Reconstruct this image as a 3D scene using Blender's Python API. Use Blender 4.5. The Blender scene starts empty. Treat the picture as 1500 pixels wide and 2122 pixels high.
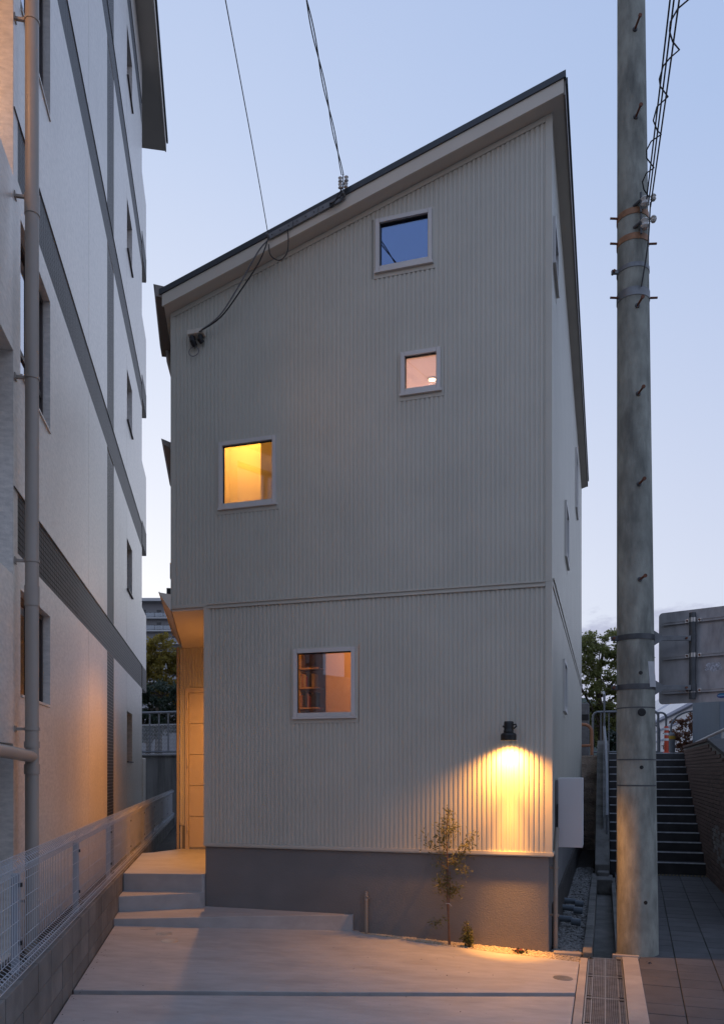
import bpy, bmesh, math, random
import numpy as np
from mathutils import Vector, Matrix
random.seed(7)
rng = np.random.default_rng(7)
R = math.radians
sc = bpy.context.scene
COL = sc.collection

# ------------------------------------------------------------------ camera
EYE = 1.89
cd = bpy.data.cameras.new('camera')
cam = bpy.data.objects.new('camera', cd)
COL.objects.link(cam)
cam.location = (0, 0, EYE)
cam.rotation_euler = (R(90), 0, 0)
cd.sensor_fit = 'HORIZONTAL'
cd.sensor_width = 36
cd.lens = 1640 / 1500 * 36
cd.shift_y = 536 / 1500
cd.clip_start = 0.05
cd.clip_end = 6000
sc.camera = cam

# ------------------------------------------------------------------ sky
w = bpy.data.worlds.new('World')
sc.world = w
w.use_nodes = True
nt = w.node_tree
N, L = nt.nodes, nt.links
bg = N['Background']
sky = N.new('ShaderNodeTexSky')
sky.sky_type = 'NISHITA'
sky.sun_disc = False
SUN_EL, SUN_ROT = R(6), R(-24)
sky.sun_elevation = SUN_EL
sky.sun_rotation = SUN_ROT
sky.air_density = 1.0
sky.dust_density = 0.4
sky.ozone_density = 3.0
tc = N.new('ShaderNodeTexCoord')
sep = N.new('ShaderNodeSeparateXYZ')
L.new(tc.outputs['Generated'], sep.inputs[0])
ramp = N.new('ShaderNodeValToRGB')           # twilight glow: pale at the horizon, blue overhead
e = ramp.color_ramp.elements
e[0].position = 0.0
e[0].color = (5.6, 5.7, 6.9, 1)
e[1].position = 1.0
e[1].color = (3.0, 4.1, 6.8, 1)
m = ramp.color_ramp.elements.new(0.22)
m.color = (5.3, 5.7, 7.2, 1)
m = ramp.color_ramp.elements.new(0.62)
m.color = (3.5, 4.6, 7.1, 1)
L.new(sep.outputs['Z'], ramp.inputs[0])
add = N.new('ShaderNodeMix')
add.data_type = 'RGBA'
add.blend_type = 'ADD'
add.inputs['Factor'].default_value = 0.3
# the afterglow spreads round the place where the sun went down
sv = (math.sin(SUN_ROT) * math.cos(SUN_EL), math.cos(SUN_ROT) * math.cos(SUN_EL), math.sin(SUN_EL))
dt = N.new('ShaderNodeVectorMath')
dt.operation = 'DOT_PRODUCT'
dt.inputs[1].default_value = sv
L.new(tc.outputs['Generated'], dt.inputs[0])
mx0 = N.new('ShaderNodeMath')
mx0.operation = 'MAXIMUM'
mx0.inputs[1].default_value = 0.0
L.new(dt.outputs['Value'], mx0.inputs[0])
pw = N.new('ShaderNodeMath')
pw.operation = 'POWER'
pw.inputs[1].default_value = 3.5
L.new(mx0.outputs[0], pw.inputs[0])
gm = N.new('ShaderNodeVectorMath')
gm.operation = 'SCALE'
gm.inputs[0].default_value = (3.1, 2.5, 1.3)
L.new(pw.outputs[0], gm.inputs['Scale'])
ga = N.new('ShaderNodeVectorMath')
ga.operation = 'ADD'
L.new(ramp.outputs[0], ga.inputs[0])
L.new(gm.outputs[0], ga.inputs[1])
L.new(ga.outputs[0], add.inputs['A'])
L.new(sky.outputs[0], add.inputs['B'])
# low bank of cloud along the horizon
mp = N.new('ShaderNodeMapping')
mp.inputs['Scale'].default_value = (5, 5, 11)
L.new(tc.outputs['Generated'], mp.inputs[0])
nz = N.new('ShaderNodeTexNoise')
nz.inputs['Scale'].default_value = 2.6
nz.inputs['Detail'].default_value = 7
nz.inputs['Roughness'].default_value = 0.6
L.new(mp.outputs[0], nz.inputs['Vector'])
ma = N.new('ShaderNodeMath')
ma.operation = 'MULTIPLY_ADD'                # height of the cloud top varies with the noise
ma.inputs[1].default_value = 0.16
ma.inputs[2].default_value = 0.105
L.new(nz.outputs['Fac'], ma.inputs[0])
sb = N.new('ShaderNodeMath')
sb.operation = 'SUBTRACT'
L.new(ma.outputs[0], sb.inputs[0])
L.new(sep.outputs['Z'], sb.inputs[1])
mr = N.new('ShaderNodeMapRange')
mr.interpolation_type = 'SMOOTHSTEP'
mr.inputs['From Min'].default_value = 0.0
mr.inputs['From Max'].default_value = 0.03
L.new(sb.outputs[0], mr.inputs['Value'])
cl = N.new('ShaderNodeMix')
cl.data_type = 'RGBA'
cl.blend_type = 'MIX'
L.new(mr.outputs[0], cl.inputs['Factor'])
L.new(add.outputs['Result'], cl.inputs['A'])
cl.inputs['B'].default_value = (4.9, 5.2, 6.7, 1)
L.new(cl.outputs['Result'], bg.inputs['Color'])
bg.inputs['Strength'].default_value = 0.105

# the sun has all but set, ahead and to the left
sd = bpy.data.lights.new('sun', 'SUN')
sd.energy = 0.12
sd.angle = R(8)
sd.color = (1.0, 0.82, 0.66)
so = bpy.data.objects.new('sun', sd)
COL.objects.link(so)
dv = Vector((math.sin(SUN_ROT) * math.cos(SUN_EL), math.cos(SUN_ROT) * math.cos(SUN_EL), math.sin(SUN_EL)))
so.rotation_euler = dv.to_track_quat('Z', 'Y').to_euler()
so.location = (-20, 60, 30)

vs = sc.view_settings
vs.view_transform = 'Standard'
vs.look = 'None'
vs.exposure = 0.0
vs.gamma = 1.0
vs.use_curve_mapping = False

# ------------------------------------------------------------------ frames
TH = math.atan(502 / 1640)                   # house front is turned 17 degrees
U = Vector((math.cos(TH), -math.sin(TH), 0))
NN = Vector((math.sin(TH), math.cos(TH), 0))
C0 = Vector((1.965, 8.2, 0))                 # right front corner of the house
PH = math.atan(300 / 1640)
LL = Vector((-math.sin(PH), math.cos(PH), 0))
RR = Vector((math.cos(PH), math.sin(PH), 0))
Z = Vector((0, 0, 1))


def HF(a, d, z):                             # house frame: a along the front, d behind it
    return C0 + U * a + NN * d + Z * z


def CF(p, q, z):                             # alley frame: p across the alley, q along it
    return RR * p + LL * q + Z * z


def WF(x, y, z):
    return Vector((x, y, z))


HROT, CROT = -TH, PH

# ------------------------------------------------------------------ object helpers
WORLD = {}


def props(o, label=None, cat=None, group=None, kind=None):
    if label: o['label'] = label
    if cat: o['category'] = cat
    if group: o['group'] = group
    if kind: o['kind'] = kind
    return o


def thing(name, loc, label, cat, group=None):
    o = bpy.data.objects.new(name, None)
    COL.objects.link(o)
    o.location = loc
    o.empty_display_size = 0.2
    WORLD[o.name] = Vector(loc)
    return props(o, label, cat, group)


def put(name, mesh, loc, parent=None, rz=0.0, rot=None):
    o = bpy.data.objects.new(name, mesh)
    COL.objects.link(o)
    loc = Vector(loc)
    WORLD[o.name] = loc
    if parent is not None:
        o.parent = parent
        o.location = loc - WORLD[parent.name]
    else:
        o.location = loc
    o.rotation_euler = rot if rot is not None else (0, 0, rz)
    return o


class MB:
    def __init__(s):
        s.v, s.f = [], []

    def face(s, *ps):
        i = len(s.v)
        s.v.extend(Vector(p) for p in ps)
        s.f.append(tuple(range(i, i + len(ps))))
        return s

    def hexa(s, b, t):                       # bottom ring, top ring
        n = len(b)
        i = len(s.v)
        s.v.extend(Vector(p) for p in b)
        s.v.extend(Vector(p) for p in t)
        s.f.append(tuple(reversed(range(i, i + n))))
        s.f.append(tuple(range(i + n, i + 2 * n)))
        for k in range(n):
            k2 = (k + 1) % n
            s.f.append((i + k, i + k2, i + n + k2, i + n + k))
        return s

    def box(s, F, x0, x1, y0, y1, z0, z1):
        b = [F(x0, y0, z0), F(x1, y0, z0), F(x1, y1, z0), F(x0, y1, z0)]
        t = [F(x0, y0, z1), F(x1, y0, z1), F(x1, y1, z1), F(x0, y1, z1)]
        return s.hexa(b, t)

    def prism(s, F, poly, z0, z1):
        return s.hexa([F(x, y, z0) for x, y in poly], [F(x, y, z1) for x, y in poly])

    def tube(s, pts, r, n=8, cap=True):
        pts = [Vector(p) for p in pts]
        rs = r if isinstance(r, (list, tuple)) else [r] * len(pts)
        rings = []
        up = Vector((0.31, 0.17, 0.93))
        for k, p in enumerate(pts):
            a = pts[max(k - 1, 0)]
            b = pts[min(k + 1, len(pts) - 1)]
            t = (b - a).normalized()
            if abs(t.dot(up)) > 0.95: up = Vector((0.9, 0.3, 0.1))
            x = t.cross(up).normalized()
            y = t.cross(x).normalized()
            i = len(s.v)
            for j in range(n):
                an = 2 * math.pi * j / n
                s.v.append(p + x * (rs[k] * math.cos(an)) + y * (rs[k] * math.sin(an)))
            rings.append(i)
        for k in range(len(rings) - 1):
            for j in range(n):
                j2 = (j + 1) % n
                s.f.append((rings[k] + j, rings[k] + j2, rings[k + 1] + j2, rings[k + 1] + j))
        if cap:
            s.f.append(tuple(rings[0] + j for j in reversed(range(n))))
            s.f.append(tuple(rings[-1] + j for j in range(n)))
        return s

    def lathe(s, c, prof, n=20, axis=Z):
        pts = [Vector(c) + axis * h for r_, h in prof]
        return s.tube_axis(pts, [r_ for r_, h in prof], n, axis)

    def tube_axis(s, pts, rs, n, axis):
        x = axis.orthogonal().normalized()
        y = axis.cross(x).normalized()
        rings = []
        for p, r in zip(pts, rs):
            i = len(s.v)
            for j in range(n):
                an = 2 * math.pi * j / n
                s.v.append(p + x * (r * math.cos(an)) + y * (r * math.sin(an)))
            rings.append(i)
        for k in range(len(rings) - 1):
            for j in range(n):
                j2 = (j + 1) % n
                s.f.append((rings[k] + j, rings[k] + j2, rings[k + 1] + j2, rings[k + 1] + j))
        s.f.append(tuple(rings[0] + j for j in reversed(range(n))))
        s.f.append(tuple(rings[-1] + j for j in range(n)))
        return s

    def build(s, name, mat, parent=None, smooth=False, bevel=0, origin=None, recalc=True, **kw):
        vs_ = s.v
        if origin is None:
            xs = np.array([tuple(p) for p in vs_])
            lo, hi = xs.min(0), xs.max(0)
            origin = Vector(((lo[0] + hi[0]) / 2, (lo[1] + hi[1]) / 2, lo[2]))
        me = bpy.data.meshes.new(name)
        me.from_pydata([p - origin for p in vs_], [], s.f)
        me.materials.append(mat)
        if recalc:
            bm = bmesh.new()
            bm.from_mesh(me)
            bmesh.ops.recalc_face_normals(bm, faces=bm.faces)
            bm.to_mesh(me)
            bm.free()
        if smooth:
            me.polygons.foreach_set('use_smooth', [True] * len(me.polygons))
            me.set_sharp_from_angle(angle=R(40))
        o = put(name, me, origin, parent)
        if bevel:
            b = o.modifiers.new('bevel', 'BEVEL')
            b.width = bevel
            b.segments = 2
            b.limit_method = 'ANGLE'
        return props(o, **kw)


def piece_mesh(name, mat, sx, sy, sz, ch=0.003):
    """a shared little block, origin at its bottom centre, front/top arrises chamfered"""
    mb = MB()
    x, y = sx / 2, sy / 2
    b = [(-x, -y, 0), (x, -y, 0), (x, y, 0), (-x, y, 0)]
    i = len(mb.v)
    for zz, c in ((0, ch), (ch, 0), (sz - ch, 0), (sz, ch)):
        mb.v.extend([Vector((-x + c, -y + c, zz)), Vector((x - c, -y + c, zz)), Vector((x - c, y - c, zz)), Vector((-x + c, y - c, zz))])
    mb.f.append((3, 2, 1, 0))
    mb.f.append((12, 13, 14, 15))
    for k in range(3):
        for j in range(4):
            j2 = (j + 1) % 4
            mb.f.append((k * 4 + j, k * 4 + j2, k * 4 + 4 + j2, k * 4 + 4 + j))
    me = bpy.data.meshes.new(name)
    me.from_pydata(mb.v, [], mb.f)
    me.materials.append(mat)
    return me


def wall_grid(mb, F, x0, x1, z0, z1, holes):
    """flat sheet F(x, off, z) with rectangular openings; holes = (x0, x1, z0, z1, depth, closed)"""
    xs = sorted({x0, x1, *[min(max(h[i], x0), x1) for h in holes for i in (0, 1)]})
    zs = sorted({z0, z1, *[min(max(h[i], z0), z1) for h in holes for i in (2, 3)]})
    for i in range(len(xs) - 1):
        for j in range(len(zs) - 1):
            cx, cz = (xs[i] + xs[i + 1]) / 2, (zs[j] + zs[j + 1]) / 2
            if any(h[0] < cx < h[1] and h[2] < cz < h[3] for h in holes): continue
            mb.face(F(xs[i], 0, zs[j]), F(xs[i + 1], 0, zs[j]), F(xs[i + 1], 0, zs[j + 1]), F(xs[i], 0, zs[j + 1]))
    for h in holes:
        a, b, c, d, dep, closed = h
        mb.face(F(a, 0, c), F(b, 0, c), F(b, dep, c), F(a, dep, c))
        mb.face(F(a, 0, d), F(b, 0, d), F(b, dep, d), F(a, dep, d))
        mb.face(F(a, 0, c), F(a, 0, d), F(a, dep, d), F(a, dep, c))
        mb.face(F(b, 0, c), F(b, 0, d), F(b, dep, d), F(b, dep, c))
        if closed:
            mb.face(F(a, dep, c), F(b, dep, c), F(b, dep, d), F(a, dep, d))


# ------------------------------------------------------------------ materials
def mat(name, c, rough=0.6, var=0.12, scale=3.0, bump=0.0, bscale=80.0, stretch=(1, 1, 1), metal=0.0,
        rand=0.0, spec=0.5, stain=None, stain_amt=0.0, stain_scale=1.2, stain_stretch=(1, 1, 1), coat=0.0,
        rvar=0.0, bdist=0.01):
    m = bpy.data.materials.new(name)
    m.use_nodes = True
    nt = m.node_tree
    n, l = nt.nodes, nt.links
    p = n['Principled BSDF']
    p.inputs['Roughness'].default_value = rough
    p.inputs['Metallic'].default_value = metal
    p.inputs['Specular IOR Level'].default_value = spec
    p.inputs['Coat Weight'].default_value = coat
    geo = n.new('ShaderNodeNewGeometry')

    def noise(sc_, st, det=5, ro=0.55):
        mp = n.new('ShaderNodeMapping')
        mp.inputs['Scale'].default_value = st
        l.new(geo.outputs['Position'], mp.inputs[0])
        t = n.new('ShaderNodeTexNoise')
        t.inputs['Scale'].default_value = sc_
        t.inputs['Detail'].default_value = det
        t.inputs['Roughness'].default_value = ro
        l.new(mp.outputs[0], t.inputs['Vector'])
        return t
    a = noise(scale, stretch)
    r1 = n.new('ShaderNodeMapRange')
    r1.inputs['From Min'].default_value = 0.3
    r1.inputs['From Max'].default_value = 0.7
    r1.inputs['To Min'].default_value = 1 - var
    r1.inputs['To Max'].default_value = 1 + var
    l.new(a.outputs['Fac'], r1.inputs['Value'])
    val = r1.outputs[0]
    if rand:
        oi = n.new('ShaderNodeObjectInfo')
        r2 = n.new('ShaderNodeMapRange')
        r2.inputs['To Min'].default_value = 1 - rand
        r2.inputs['To Max'].default_value = 1 + rand
        l.new(oi.outputs['Random'], r2.inputs['Value'])
        mu = n.new('ShaderNodeMath')
        mu.operation = 'MULTIPLY'
        l.new(val, mu.inputs[0])
        l.new(r2.outputs[0], mu.inputs[1])
        val = mu.outputs[0]
    vm = n.new('ShaderNodeVectorMath')
    vm.operation = 'SCALE'
    vm.inputs[0].default_value = c
    l.new(val, vm.inputs['Scale'])
    out = vm.outputs[0]
    if stain:
        s = noise(stain_scale, stain_stretch, 6, 0.62)
        r3 = n.new('ShaderNodeMapRange')
        r3.inputs['From Min'].default_value = 0.48
        r3.inputs['From Max'].default_value = 0.72
        r3.inputs['To Max'].default_value = stain_amt
        l.new(s.outputs['Fac'], r3.inputs['Value'])
        mx = n.new('ShaderNodeMix')
        mx.data_type = 'RGBA'
        l.new(r3.outputs[0], mx.inputs['Factor'])
        l.new(out, mx.inputs['A'])
        mx.inputs['B'].default_value = (*stain, 1)
        out = mx.outputs['Result']
    l.new(out, p.inputs['Base Color'])
    if rvar:
        s = noise(stain_scale * 1.7, stain_stretch, 6, 0.62)
        r4 = n.new('ShaderNodeMapRange')
        r4.inputs['From Min'].default_value = 0.35
        r4.inputs['From Max'].default_value = 0.65
        r4.inputs['To Min'].default_value = rough - rvar
        r4.inputs['To Max'].default_value = rough + rvar
        l.new(s.outputs['Fac'], r4.inputs['Value'])
        l.new(r4.outputs[0], p.inputs['Roughness'])
    if bump:
        b = noise(bscale, stretch if bscale < 30 else (1, 1, 1), 3)
        bp = n.new('ShaderNodeBump')
        bp.inputs['Strength'].default_value = bump
        bp.inputs['Distance'].default_value = bdist
        l.new(b.outputs['Fac'], bp.inputs['Height'])
        l.new(bp.outputs[0], p.inputs['Normal'])
    return m


def glow(name, c, s):
    m = bpy.data.materials.new(name)
    m.use_nodes = True
    p = m.node_tree.nodes['Principled BSDF']
    p.inputs['Base Color'].default_value = (0.9, 0.85, 0.75, 1)
    p.inputs['Emission Color'].default_value = (*c, 1)
    p.inputs['Emission Strength'].default_value = s
    return m


def glass(name, tint, refl, rough=0.0, gcol=(0.86, 0.9, 1.0)):
    m = bpy.data.materials.new(name)
    m.use_nodes = True
    n, l = m.node_tree.nodes, m.node_tree.links
    n.remove(n['Principled BSDF'])
    tr = n.new('ShaderNodeBsdfTransparent')
    tr.inputs['Color'].default_value = (*tint, 1)
    gl = n.new('ShaderNodeBsdfGlossy')
    gl.inputs['Roughness'].default_value = rough
    gl.inputs['Color'].default_value = (*gcol, 1)
    lw = n.new('ShaderNodeFresnel')
    lw.inputs['IOR'].default_value = 1.5
    ad = n.new('ShaderNodeMath')
    ad.operation = 'ADD'
    ad.use_clamp = True
    ad.inputs[1].default_value = refl
    l.new(lw.outputs[0], ad.inputs[0])
    mx = n.new('ShaderNodeMixShader')
    l.new(ad.outputs[0], mx.inputs[0])
    l.new(tr.outputs[0], mx.inputs[1])
    l.new(gl.outputs[0], mx.inputs[2])
    l.new(mx.outputs[0], n['Material Output'].inputs[0])
    return m


M = {}
M['siding'] = mat('siding_paint', (0.555, 0.53, 0.455), 0.36, 0.05, 1.5, 0.04, 300, spec=0.5)
M['trim'] = mat('trim_paint', (0.555, 0.53, 0.455), 0.42, 0.05, 2.0, spec=0.4)
M['fascia'] = mat('fascia_board', (0.64, 0.58, 0.49), 0.6, 0.05, 2.0, 0.05, 120)
M['soffit'] = mat('soffit_board', (0.6, 0.54, 0.46), 0.7, 0.04, 2.0)
M['roof'] = mat('roof_steel', (0.055, 0.062, 0.07), 0.45, 0.1, 2.0, metal=0.2)
M['gutter'] = mat('gutter_plastic', (0.22, 0.19, 0.165), 0.45, 0.06, 2.0)
M['frame'] = mat('window_aluminium', (0.64, 0.61, 0.58), 0.4, 0.04, 3.0, metal=0.05)
M['dark'] = mat('black_metal', (0.012, 0.011, 0.010), 0.45, 0.2, 8.0)
M['rubber'] = mat('cable_rubber', (0.012, 0.012, 0.014), 0.55, 0.1, 8.0)
M['found'] = mat('foundation_mortar', (0.19, 0.183, 0.178), 0.75, 0.10, 1.6, 0.38, 75, stretch=(1, 1, 1), bdist=0.008,
                 stain=(0.15, 0.145, 0.14), stain_amt=0.5, stain_scale=1.1, stain_stretch=(0.6, 0.6, 2.5))
M['drive'] = mat('driveway_concrete', (0.375, 0.365, 0.36), 0.62, 0.09, 9.0, 0.45, 110, stretch=(0.6, 1.6, 1), bdist=0.004,
                 stain=(0.29, 0.275, 0.265), stain_amt=0.85, stain_scale=1.7, stain_stretch=(0.8, 2.0, 1), rvar=0.12)
M['kerb'] = mat('kerb_concrete', (0.36, 0.33, 0.30), 0.75, 0.14, 3.0, 0.3, 150, stain=(0.2, 0.18, 0.16), stain_amt=0.5, stain_scale=2.5)
M['mossy'] = mat('mossy_concrete', (0.16, 0.15, 0.135), 0.85, 0.25, 4.0, 0.5, 60, stain=(0.05, 0.052, 0.035), stain_amt=0.85, stain_scale=3.0)
M['block'] = mat('block_concrete', (0.17, 0.158, 0.145), 0.85, 0.22, 3.5, 0.5, 130, rand=0.16, stain=(0.085, 0.08, 0.075), stain_amt=0.7, stain_scale=2.2)
M['joint'] = mat('mortar_joint', (0.07, 0.066, 0.06), 0.9, 0.2, 8.0)
M['palejoint'] = mat('brick_mortar', (0.24, 0.225, 0.21), 0.9, 0.2, 8.0)
M['pole'] = mat('pole_concrete', (0.30, 0.305, 0.262), 0.8, 0.3, 5.0, 0.5, 90, stretch=(1.6, 1.6, 0.8),
                stain=(0.10, 0.102, 0.09), stain_amt=0.9, stain_scale=2.0, stain_stretch=(2.6, 2.6, 0.6))
M['galv'] = mat('galvanised_steel', (0.2, 0.205, 0.21), 0.5, 0.22, 9.0, metal=0.65)
M['galvdark'] = mat('weathered_steel', (0.10, 0.105, 0.11), 0.55, 0.25, 7.0, metal=0.5)
M['rust'] = mat('rusty_steel', (0.15, 0.055, 0.028), 0.75, 0.35, 20.0)
M['tanband'] = mat('primer_band', (0.34, 0.17, 0.085), 0.6, 0.25, 15.0, stain=(0.12, 0.06, 0.035), stain_amt=0.6, stain_scale=9)
M['porcelain'] = mat('porcelain', (0.62, 0.6, 0.56), 0.25, 0.08, 9.0)
M['signback'] = mat('sign_back_aluminium', (0.43, 0.41, 0.405), 0.6, 0.10, 3.0, metal=0.1, stain=(0.21, 0.20, 0.20), stain_amt=0.85,
                    stain_scale=2.6, stain_stretch=(2.5, 2.5, 0.9))
M['plate'] = mat('white_plate', (0.55, 0.54, 0.53), 0.5, 0.08, 15.0)
M['stucco'] = mat('apartment_stucco', (0.66, 0.60, 0.535), 0.30, 0.16, 34.0, 0.55, 70, stretch=(0.4, 0.4, 1.0), bdist=0.004,
                  stain=(0.50, 0.45, 0.40), stain_amt=0.45, stain_scale=1.3, stain_stretch=(0.7, 0.7, 0.4), spec=1.0)  # the blotches in this colour imitate the wall's uneven sheen
M['tile'] = mat('dark_tile', (0.026, 0.024, 0.027), 0.46, 0.25, 9.0, rand=0.18, spec=0.28)
M['grout'] = mat('tile_grout', (0.02, 0.019, 0.02), 0.95, 0.15, 20.0)
M['pipe'] = mat('drain_pipe_paint', (0.36, 0.31, 0.265), 0.42, 0.06, 2.0)
M['brown'] = mat('bronze_aluminium', (0.055, 0.04, 0.035), 0.4, 0.1, 5.0, metal=0.3)
M['wire'] = mat('fence_wire_coating', (0.5, 0.51, 0.54), 0.45, 0.08, 9.0, metal=0.1)
M['fencepost'] = mat('fence_post_coating', (0.30, 0.31, 0.335), 0.5, 0.08, 9.0)
M['paver'] = mat('paver_granite', (0.078, 0.076, 0.078), 0.8, 0.16, 5.0, 0.6, 190, rand=0.16, bdist=0.004, stain=(0.10, 0.09, 0.088), stain_amt=0.6, stain_scale=3)
M['paverdark'] = mat('paver_dark', (0.06, 0.058, 0.06), 0.78, 0.2, 5.0, 0.6, 190, rand=0.16, bdist=0.004)  # darker tone for the stones from the house front line onward
M['moss'] = mat('joint_moss', (0.028, 0.032, 0.014), 0.95, 0.35, 30.0, 0.6, 120)
M['soil'] = mat('dark_soil', (0.05, 0.042, 0.034), 0.95, 0.3, 8.0, 0.8, 60)
M['gravel'] = mat('white_gravel', (0.20, 0.19, 0.175), 0.75, 0.5, 45.0)
M['gravelwarm'] = mat('decomposed_granite', (0.42, 0.36, 0.27), 0.85, 0.4, 70.0)
M['asphalt'] = mat('asphalt', (0.07, 0.07, 0.073), 0.85, 0.2, 6.0, 0.5, 150)
M['ground'] = mat('earth', (0.09, 0.085, 0.075), 0.9, 0.25, 0.5)
M['stair'] = mat('stair_stone', (0.045, 0.042, 0.042), 0.8, 0.3, 4.0, 0.5, 90, stain=(0.03, 0.03, 0.028), stain_amt=0.8, stain_scale=2.5)
M['nosing'] = mat('stair_nosing', (0.5, 0.51, 0.53), 0.5, 0.25, 12.0)
M['brick'] = mat('brown_brick', (0.15, 0.092, 0.074), 0.8, 0.2, 12.0, 0.5, 160, rand=0.25)
M['brickpale'] = mat('bleached_brick', (0.25, 0.225, 0.21), 0.85, 0.25, 18.0, 0.5, 160, rand=0.2)
M['retain'] = mat('retaining_concrete', (0.17, 0.165, 0.155), 0.85, 0.2, 1.5, 0.4, 70, stain=(0.06, 0.058, 0.052), stain_amt=0.85, stain_scale=1.4, stain_stretch=(3, 3, 0.25))
M['retainbrown'] = mat('rough_brown_concrete', (0.5, 0.39, 0.31), 0.9, 0.3, 3.5, 0.9, 28, bdist=0.03, stain=(0.06, 0.045, 0.035), stain_amt=0.85, stain_scale=1.6, stain_stretch=(0.7, 0.7, 2.5))
M['rail'] = mat('painted_rail', (0.2, 0.205, 0.215), 0.5, 0.15, 8.0, metal=0.3)
M['orangerail'] = mat('rusted_orange_rail', (0.42, 0.19, 0.10), 0.7, 0.3, 14.0, stain=(0.16, 0.07, 0.04), stain_amt=0.8, stain_scale=14)
M['stone'] = mat('grey_granite', (0.17, 0.165, 0.165), 0.7, 0.2, 14.0, 0.3, 150)
M['redplastic'] = mat('red_orange_plastic', (0.62, 0.07, 0.022), 0.45, 0.06, 6.0)
M['whiteband'] = mat('reflective_white', (0.72, 0.72, 0.72), 0.4, 0.06, 9.0)
M['yellow'] = mat('yellow_band', (0.5, 0.27, 0.02), 0.5, 0.1, 9.0)
M['bluewall'] = mat('blue_grey_sheeting', (0.20, 0.24, 0.28), 0.6, 0.06, 2.0)
M['whitebox'] = mat('white_painted_steel', (0.78, 0.77, 0.78), 0.45, 0.03, 2.0)
M['roofwhite'] = mat('white_roof_panels', (0.7, 0.68, 0.67), 0.5, 0.05, 0.3)
M['roofblue'] = mat('blue_grey_gutter', (0.3, 0.33, 0.42), 0.5, 0.05, 0.3)
M['farwall'] = mat('far_render', (0.24, 0.235, 0.24), 0.8, 0.06, 0.1)
M['farslab'] = mat('far_balcony_slab', (0.50, 0.49, 0.48), 0.8, 0.05, 0.1)
M['farglass'] = glass('balcony_glass', (0.55, 0.6, 0.62), 0.12, 0.05)
M['farpane'] = mat('far_dark_glass', (0.03, 0.032, 0.04), 0.2, 0.05, 0.5)
M['hill'] = mat('forested_hill', (0.05, 0.065, 0.05), 0.95, 0.3, 0.02)
M['bark'] = mat('bark', (0.10, 0.075, 0.055), 0.9, 0.3, 12.0, 0.6, 40)
M['twig'] = mat('sapling_bark', (0.19, 0.10, 0.06), 0.8, 0.25, 20.0)
M['pvc'] = mat('grey_pvc', (0.10, 0.12, 0.14), 0.45, 0.08, 9.0)
M['conduit'] = mat('beige_conduit', (0.30, 0.25, 0.20), 0.5, 0.06, 4.0)
M['meter'] = mat('grey_meter', (0.17, 0.17, 0.175), 0.5, 0.1, 9.0)
M['steel'] = mat('brushed_steel', (0.5, 0.48, 0.46), 0.3, 0.1, 20.0, metal=0.9)
M['chequer'] = mat('grating_steel', (0.20, 0.205, 0.215), 0.45, 0.25, 12.0, metal=0.6)
M['blackgap'] = mat('dark_recess', (0.015, 0.015, 0.016), 0.9, 0.1, 5.0)
M['door'] = mat('door_paint', (0.58, 0.50, 0.42), 0.5, 0.03, 3.0)
M['glowcurtain'] = glow('glowing_curtain', (1.0, 0.42, 0.16), 0.16)  # curtain made to glow by itself in place of a lamp in its room
M['wood'] = mat('shelf_wood', (0.55, 0.40, 0.24), 0.5, 0.15, 4.0)
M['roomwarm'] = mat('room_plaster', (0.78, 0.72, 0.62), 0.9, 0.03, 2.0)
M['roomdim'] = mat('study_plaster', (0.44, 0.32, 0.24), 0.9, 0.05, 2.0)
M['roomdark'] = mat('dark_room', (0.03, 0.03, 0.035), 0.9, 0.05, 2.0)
M['pane'] = glass('window_glass', (0.92, 0.92, 0.9), 0.06)
M['panelow'] = glass('coated_glass', (0.45, 0.5, 0.6), 0.27, 0.0, (0.5, 0.66, 1.0))
M['paneapt'] = glass('apartment_glass', (0.45, 0.42, 0.4), 0.30)
for k, c in (('red', (0.22, 0.035, 0.03)), ('cream', (0.5, 0.44, 0.34)), ('navy', (0.03, 0.04, 0.08)), ('tan', (0.4, 0.22, 0.1)), ('black', (0.03, 0.028, 0.026))):
    M['book_' + k] = mat('book_' + k, c, 0.6, 0.1, 12.0)


def leafmat(name, c, c2, trans=0.3):
    m = bpy.data.materials.new(name)
    m.use_nodes = True
    n, l = m.node_tree.nodes, m.node_tree.links
    p = n['Principled BSDF']
    p.inputs['Roughness'].default_value = 0.55
    geo = n.new('ShaderNodeNewGeometry')
    mx = n.new('ShaderNodeMix')
    mx.data_type = 'RGBA'
    l.new(geo.outputs['Random Per Island'], mx.inputs['Factor'])
    mx.inputs['A'].default_value = (*c, 1)
    mx.inputs['B'].default_value = (*c2, 1)
    l.new(mx.outputs['Result'], p.inputs['Base Color'])
    t = n.new('ShaderNodeBsdfTranslucent')
    l.new(mx.outputs['Result'], t.inputs['Color'])
    ms = n.new('ShaderNodeMixShader')
    ms.inputs[0].default_value = trans
    l.new(p.outputs[0], ms.inputs[1])
    l.new(t.outputs[0], ms.inputs[2])
    l.new(ms.outputs[0], n['Material Output'].inputs[0])
    return m


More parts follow.
